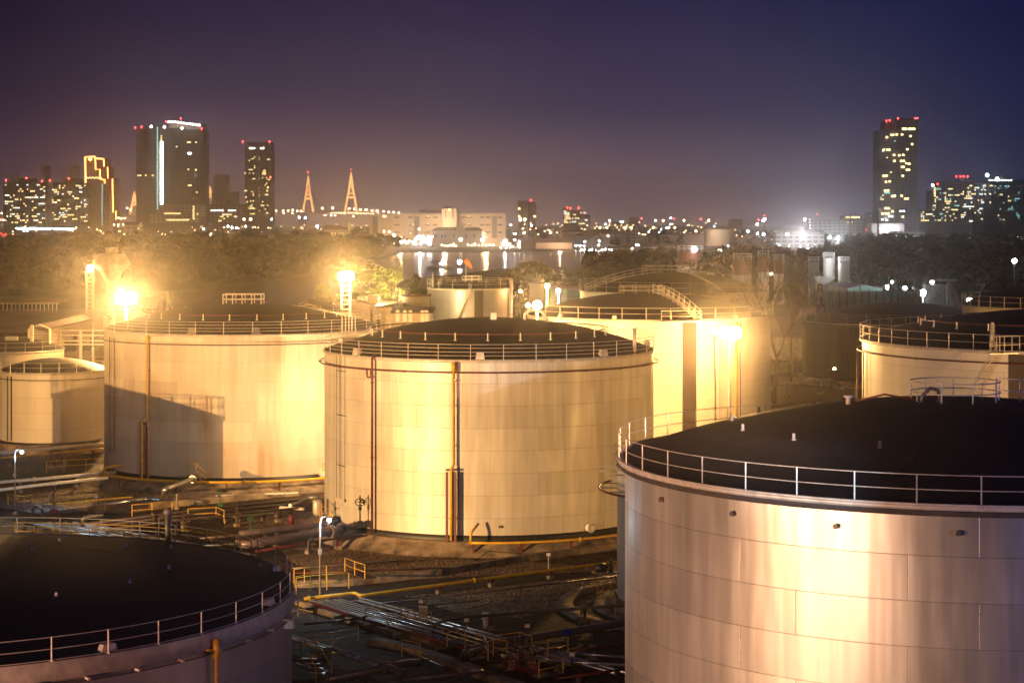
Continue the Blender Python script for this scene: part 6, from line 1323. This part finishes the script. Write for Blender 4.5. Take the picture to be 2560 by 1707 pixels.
# right apartment blocks
far_building('apartment_block', 'left of the three dim apartment blocks at the far right, with four red beacons', 'apartment block', [(2330, 2352, 478, 'plain_dark'), (2350, 2400, 455, 'f_blue')], 2500, 36, 'f_blue', rand_wins(2332, 2398, 470, 556, 60, 51, mats=('e_win_y', 'e_win_y', 'e_win_t'))+[(2337, 470+k*4, 'e_win_y', 4, 1.6) for k in range(6)], beacons=((2344, 460), (2391, 441), (2401, 441.5), (2409, 441), (2419, 441)))
far_building('apartment_block', 'middle of the three dim apartment blocks at the far right, brightest windows', 'apartment block', [(2400, 2446, 452, 'f_blue'), (2440, 2484, 460, 'f_blue', 4), (2456, 2492, 516, 'f_blue', -6)], 2520, 36, 'f_blue', rand_wins(2402, 2484, 462, 556, 70, 52, mats=('e_win_y', 'e_win_y', 'e_win_w')))
far_building('apartment_block', 'rightmost dim apartment block, with a row of white lamps on its roof', 'apartment block', [(2478, 2560, 452, 'f_blue'), (2500, 2530, 440, 'plain_dark', 6), (2550, 2640, 470, 'f_blue', -4)], 2700, 36, 'f_blue', rand_wins(2486, 2640, 458, 556, 80, 53, mats=('e_win_t', 'e_win_y', 'e_win_t'), wp=1.8, hp=1.8)+[(2474+k*6, 451, 'e_win_w', 3.5, 3) for k in range(10)])
far_building('apartment_block', 'low dark block between the tall right tower and the dim apartment blocks', 'apartment block', [(2300, 2332, 526, 'plain_dark')], 2450, 20, 'plain_dark', rand_wins(2302, 2330, 528, 558, 14, 54))
for u, v, r, lab in ((2468, 438, 5.0, 'brightest white roof lamp on the right skyline'), (2332, 463, 3.4, 'white roof lamp at the left end of the right apartment blocks'), (2493, 448, 5, 'white double roof lamp on the right apartment block')): far_lamp(lab, u, v, 2480, 'e_cool', r*.5*.8, pole=8)
# far white tank, sheds, red lit wall
q = D(1802, 593, 2000); T = thing('distant_tank', (q.x, q.y, LBASE), 'wide white storage tank with a low dome on the far bank', 'storage tank'); a, b = D(1763, 574, 2000), D(1842, 574, 2000); r = (b.x-a.x)/2
add(T, 'shell', MB().lathe((q.x, 2000+r, 0), [(r, LBASE), (r, a.z)], 40), 'plain_pale'); add(T, 'roof', MB().lathe((q.x, 2000+r, 0), [(r, a.z), (r*.7, a.z+1.3), (r*.35, a.z+2.2), (.001, a.z+2.5)], 40), 'plain_pale')
point('lamp_or_fill_light', D(1780, 584, 1985), 1.4e4, (1, .7, .45), 1.5)
for i, (u0, u1, ve, vr, Y, m1, ax, lab) in enumerate(((1340, 1430, 607, 596, 1820, 'plain_pale', 'x', 'long pink-lit riverside shed right of the second bright vessel'), (1428, 1475, 600, 588, 1850, 'plain_dark', 'y', 'grey gabled shed right of the pink-lit one, first'), (1475, 1520, 600, 588, 1850, 'plain_dark', 'y', 'grey gabled shed right of the pink-lit one, second'), (1300, 1345, 603, 594, 1830, 'plain_dark', 'x', 'dark shed behind the second bright vessel'),
        (1405, 1500, 582, 575, 2100, 'plain_dark', 'x', 'long dim shed behind the grey gabled sheds'), (1505, 1565, 586, 578, 2050, 'plain_pale', 'x', 'pale-roofed shed by the small lit sheds'), (640, 700, 590, 582, 2050, 'plain_dark', 'x', 'low dim shed at the left of the far bank'), (700, 790, 586, 579, 2150, 'f_low', 'x', 'long low dim hall behind the teal lamps'), (560, 640, 590, 583, 2000, 'plain_dark', 'x', 'grey low hall below the hazy office block'),
        (310, 346, 562, 556, 2100, 'f_low', 'x', 'small green-lit office left of the tallest tower'), (870, 930, 596, 590, 1880, 'plain_pale', 'x', 'low pale shed left of the bright ship'), (1650, 1760, 588, 583, 2000, 'plain_dark', 'x', 'long dim shed left of the distant white tank'), (1940, 2060, 583, 576, 1900, 'f_low', 'x', 'floodlit orange-white hall inside the bright glow on the right'))):
    T = thing('riverside_shed', (D((u0+u1)/2, ve, Y).x, Y, LBASE), lab, 'shed'); gable(T, u0, u1, ve, vr, Y, 22, m1, 'brown_sheet' if i != 12 else 'plain_pale', ax, z0=LBASE)
for (u, v, Y, p_, c_) in ((1400, 606, 1805, 2e4, (1, .6, .35)), (720, 596, 2010, 1.2e4, (.7, 1, .8)), (1990, 590, 1880, 6e3, (.95, .95, 1))): point('lamp_or_fill_light', D(u, v, Y), p_, c_, 1.0)
# dark stacks on the right
for u, vt, lab in ((2126, 533, 'dark chimney in front of the long low white building'), (2195, 527, 'tall dark chimney at the left foot of the tall right tower'), (2434, 528, 'dark chimney in front of the right apartment blocks')):
    q = D(u, vt, 1500); tag(MB().tube([(q.x, q.y, -2), q], [1.0, .7], 10).build('chimney', M['plain_dark'], loc=(q.x, q.y, GZ)), lab, 'chimney')

# ships at the far bank
def ship(label, u0, u1, v_deck, v_wl, Y, house, mhull='plain_dark', lamps=()):
    a, b = D(u0, v_deck, Y), D(u1, v_deck, Y); zw = WZ; T = thing('moored_ship', ((a.x+b.x)/2, Y, zw), label, 'ship'); L_ = b.x-a.x; w = L_*.14
    add(T, 'hull', MB().add([(a.x+L_*.05, Y-w/2, zw), (b.x-L_*.04, Y-w/2, zw), (b.x-L_*.04, Y+w/2, zw), (a.x+L_*.05, Y+w/2, zw), (a.x, Y-w/2, a.z), (b.x, Y-w/2, a.z), (b.x, Y+w/2, a.z), (a.x, Y+w/2, a.z), (a.x-L_*.08, Y, a.z+.6)], [(3, 2, 1, 0), (4, 5, 6, 7), (0, 1, 5, 4), (1, 2, 6, 5), (2, 3, 7, 6), (0, 4, 8), (3, 8, 7), (4, 7, 8), (0, 8, 3)]), mhull)
    for (hu0, hu1, hv) in house: p, q_ = D(hu0, hv, Y), D(hu1, hv, Y); add(T, 'superstructure', MB().box(((p.x+q_.x)/2, Y, (p.z+a.z)/2), (q_.x-p.x, w*.7, p.z-a.z)), 'plain_pale')
    for (u, v, r, m) in lamps: add(T, 'deck_lamp', MB().ball(D(u, v, Y-w*.4), r*Y/F_PX, 8), m)
    return T
rng = random.Random(77)
ship('brightest lit ship, hung with clustered white deck lamps below the long pale building', 985, 1085, 612, 622, 1880, [(1032, 1078, 600), (1040, 1070, 594)], lamps=[(rng.uniform(1034, 1080), rng.uniform(590, 611), rng.uniform(1.4, 2.3), 'e_white') for _ in range(26)]+[(rng.uniform(975, 1034), rng.uniform(602, 611), rng.uniform(.9, 1.6), 'e_warm') for _ in range(18)])
point('lamp_or_fill_light', D(1050, 596, 1862), 2.7e4, (1, .85, .7), 1.0)
ship('second bright ship with a pair of big white lamps, right of the low hall', 1250, 1312, 616, 624, 1860, [(1262, 1278, 606), (1292, 1306, 606)], lamps=[(1263, 604, 4.5, 'e_white'), (1302, 603, 4.2, 'e_white'), (1287, 600, 2, 'e_white')]+[(rng.uniform(1250, 1312), rng.uniform(608, 622), rng.uniform(.8, 1.6), 'e_warm') for _ in range(22)])
point('lamp_or_fill_light', D(1262, 604, 1845), 2.2e4, (1, .9, .8), 1.0)
q = D(1095, 661, 1150); T = thing('barge_shed', (q.x, q.y, WZ), 'dark covered barge on the river with two white lamps', 'barge'); a, b = D(1068, 662, 1150), D(1132, 662, 1150)
add(T, 'hull', MB().box(((a.x+b.x)/2, 1150, WZ+.6), (b.x-a.x, 8, 1.4)), 'pipe_dark'); add(T, 'roof', MB().box(((a.x+b.x)/2, 1150, WZ+3.4), ((b.x-a.x)*.9, 7, .4)).box(((a.x+b.x)/2-2, 1150, WZ+4), ((b.x-a.x)*.5, 5, .8)), 'brown_sheet')
for u, v in ((1104, 656.5), (1149, 655)): far_lamp('white oval lamp over the dark barge on the river, '+('left' if u < 1120 else 'right')+' one', u, v, 1150, 'e_white', 1.2, pole=4)

# lamps of the far bank
FL = [
 ('white lamp in the dotted row under the left apartment blocks', 'white lamps under the left apartment blocks', 'e_cool', 2100, 1.5, [(42+k*3.3, 571+(k % 2), ) for k in range(16)]+[(60, 577), (68, 577)]+[(96+k*5, 572) for k in range(7)]+[(136+k*4.2, 572+(k % 2)) for k in range(12)]),
 ('warm white lamp in the crowded row under the tallest tower', 'warm lamps under the tallest tower', 'e_warm', 2080, 1.6, [(352+k*4.2, 595+(k*7 % 3)) for k in range(19)]+[(425+((k*37) % 71), 588+((k*17) % 18)) for k in range(38)]+[(299, 595), (311, 586), (312, 594), (323, 586), (333, 595), (340, 586)]),
 ('bright warm lamp on a mast right of the office block', 'mast lamps right of the office block', 'e_warm', 2000, 2.3, [(610, 548), (627, 548)]),
 ('white lamp at the edge of the left woods', 'white lamps at the edge of the left woods', 'e_white', 1850, 1.6, [(509, 573), (570, 566), (580, 569), (591, 570), (614, 566), (609, 596), (527, 588)]),
 ('teal-white lamp among the low sheds left of the pavilion', 'teal-white lamps left of the pavilion', 'e_cool', 1950, 1.9, [(716, 594), (722, 597), (724, 602), (733, 591), (744, 588), (745, 608), (744, 615), (786, 600), (787, 608), (787, 615), (814, 591), (748, 544), (763, 545), (679, 548), (793, 568)]),
 ('large white window-like lamp sign left of the pavilion', None, 'e_white', 1960, 2.6, [(793, 566)]),
 ('warm lamp on the quay before the long pale building', 'warm quay lamps', 'e_warm', 1900, 1.7, [(897, 586), (919, 587), (960, 579), (973, 579), (959, 599), (1012, 602), (1023, 603), (1048, 573), (863, 615), (872, 622), (909, 624), (922, 613), (938, 619)]),
 ('largest warm quay lamp, mirrored in the river', 'large warm quay lamps mirrored in the river', 'e_warm', 1875, 3.9, [(984, 589), (1152, 599), (1206, 600)]),
 ('small warm lamp at the waterline below the low hall', 'small warm waterline lamps', 'e_warm', 1860, 1.3, [(1105+k*7, 613+(k % 3)) for k in range(6)]+[(1170+k*9, 612+(k % 2)) for k in range(8)]+[(1134, 610), (1187, 610)]),
 ('warm lamp near the hazy slab with a red beacon', 'warm lamps near the hazy slab', 'e_warm', 2500, 3.0, [(1301, 549), (1312, 549)]),
 ('white lamp near the sheds of the far bank', 'white lamps near the sheds of the far bank', 'e_white', 1840, 1.6, [(1426, 605), (1462, 604), (1498, 602), (1497, 613), (1440, 614), (1450, 614), (1460, 615), (1520, 590), (1310, 582), (1376, 581), (1277, 563), (1329, 564), (1288, 585)]),
 ('white lamp in the row along the dark middle bank', 'white lamps along the dark middle bank', 'e_white', 1500, 1.3, [(1454, 625), (1462, 624), (1474, 626), (1480, 624), (1488, 625), (1505, 625), (1513, 623), (1520, 627), (1524, 624), (1529, 625), (1580, 622), (1591, 612), (1596, 613), (1633, 624), (1795, 624), (1820, 615), (1803, 626)]),
 ('warm street lamp in the open middle distance', 'warm street lamps in the middle distance', 'e_warm', 2200, 1.9, [(1500, 569), (1517, 569), (1562, 569), (1578, 569), (1633, 569), (1672, 569), (1687, 569), (1639, 551.5), (1658, 551.5), (1710, 551.5), (1772, 551.5), (1740, 578), (1524, 552), (1556, 555), (1564, 569)]),
 ('cool small lamp in the open middle distance', 'cool small lamps in the middle distance', 'e_cool', 2200, 1.2, [(1677, 545.5), (1676, 561), (1653, 574), (1622, 580), (1648, 581), (1666, 570), (1514, 561), (1552, 555), (1786, 566)]),
 ('red beacon on a distant mast in the middle of the skyline', 'red beacons of the middle skyline', 'e_red', 3000, 1.6, [(1604, 546), (1685, 547), (1752, 548), (1896, 550), (1911, 539), (2044, 535)]),
 ('white lamp in the row before the dark trees on the right', 'white lamps before the dark trees on the right', 'e_white', 1200, 1.25, [(1948, 613), (1973, 615), (2001, 616), (2020, 612), (2020, 621), (2176, 614), (2235, 613), (2266, 617), (2285, 614), (2356, 618), (2553, 603), (2515, 602)]),
 ('small white lamp left of the bright glow on the right', 'small white lamps left of the right glow', 'e_white', 1900, 2.3, [(1909, 585), (1893, 561), (1908, 552), (1912, 548), (1894, 584), (1870, 578), (2012, 549)]),
 ('red traffic light point at the far left bank', 'red light points at the far left', 'e_red', 1700, 1.3, [(3, 584), (14, 586), (8, 589), (3, 549), (2165, 574)]),
 ('small warm lamp at the foot of the left skyline', 'small warm lamps at the foot of the left skyline', 'e_warm', 2300, 1.3, [(285, 562), (296, 562), (308, 562), (312, 546), (296, 545), (303, 546), (326, 525), (318, 521), (4, 533), (8, 550), (0, 550)]),
 ('white flood lamp beside the white hall at the foot of the tall right tower', 'white flood lamps by the white hall', 'e_white', 2050, 3.2, [(2231, 569), (2243, 573)]),
]
_rg = random.Random(99)
TINY = [('tiny warm light among the low houses of the central far bank', 'tiny lights of the central far bank', 'e_warm', 2150, .75, [(_rg.uniform(640, 1290), _rg.uniform(560, 606)) for _ in range(75)]),
       ('tiny pale light among the low houses right of the centre', 'tiny lights right of the centre', 'e_warm', 2300, .7, [(_rg.uniform(1300, 1860), _rg.uniform(556, 600)) for _ in range(80)]),
       ('tiny cool light along the dark right bank', 'tiny lights of the dark right bank', 'e_cool', 1250, .5, [(_rg.uniform(1880, 2560), _rg.uniform(590, 628)) for _ in range(34)]),
       ('tiny warm light at the foot of the left towers', 'tiny lights below the left towers', 'e_warm', 2040, .7, [(_rg.uniform(20, 640), _rg.uniform(566, 590)) for _ in range(60)])]
mb = MB()
for lab, grp, mm, Y, r, pts in TINY:      # the several hundred faintest lamps, past the three hundred that show largest
    for p_ in pts:
        q = D(p_[0], p_[1], Y); mi = 0 if mm == 'e_warm' else 1
        mb.ball(q, r*Y/F_PX, 6, mi).tube([(q.x, q.y, max(q.z-9, LBASE-.5)), q], .2, 4, 2)
tag(mb.build('street_lamps', [M['e_warm'], M['e_cool'], M['pipe_dark']]), 'faint scatter of the smallest lamps all along the far bank', 'street lamps', kind='stuff')
for lab, grp, mm, Y, r, pts in FL:
    proto = None; s_ = Y/F_PX
    for k, p_ in enumerate(pts):
        q = D(p_[0], p_[1], Y); zb = max(q.z-9, LBASE); zb = min(zb, q.z-2)
        if proto is None:
            mb = MB().ball((0, 0, 0), r*s_, 8, 0).tube([(0, 0, -9), (0, 0, -r*s_*.8)], .16*max(1, s_*2), 4, 1)
            proto = mb.build('beacon' if mm == 'e_red' else 'street_lamp', [M[mm], M['pipe_dark']], loc=(0, 0, 0)); o = proto
        else: o = dup(proto)
        o.location = q; tag(o, lab, 'beacon' if mm == 'e_red' else 'street lamp', grp)
for u, v, Y, r, p_, lab in ((1968, 586, 1850, 7.5, 0, 'leftmost of the four blinding white floodlights under the right skyline'), (2005, 585, 1850, 7.5, 1.4e5, 'second of the four blinding white floodlights under the right skyline'), (2074, 594, 1800, 6.5, 0, 'third of the four blinding white floodlights, low behind the trees'), (2095, 594, 1800, 6.8, 8e4, 'rightmost of the four blinding white floodlights, low behind the trees')):
    q = D(u, v, Y); T = thing('floodlight_mast', (q.x, q.y, LBASE), lab, 'floodlight mast'); add(T, 'pole', MB().tube([(q.x, q.y, LBASE), q], .3, 6), 'pipe_dark'); add(T, 'lamp_glass', MB().ball(q, r*.42*Y/F_PX, 10), 'e_white'); p_ and point('lamp_or_fill_light', q+Vector((0, -3.5, 0)), p_, (.9, .93, 1), 2.0, T)

# ------------------------------------------------------------------ air
hz = MB().box((0, 4350, 90), (15000, 9300, 190)).build('haze', bpy.data.materials.new('night haze')); hz['kind'] = 'stuff'; hz['label'] = 'thin night haze over the whole place'
hm = hz.data.materials[0]; hm.use_nodes = True; nt = hm.node_tree; nt.nodes.clear(); o_ = nt.nodes.new('ShaderNodeOutputMaterial'); v_ = nt.nodes.new('ShaderNodeVolumePrincipled')
v_.inputs['Color'].default_value = (.95, .93, .92, 1); v_.inputs['Density'].default_value = 1.55e-4; v_.inputs['Anisotropy'].default_value = .95; hm.cycles.volume_sampling = 'EQUIANGULAR'; hm.cycles.homogeneous_volume = True
nt.links.new(v_.outputs[0], o_.inputs['Volume'])
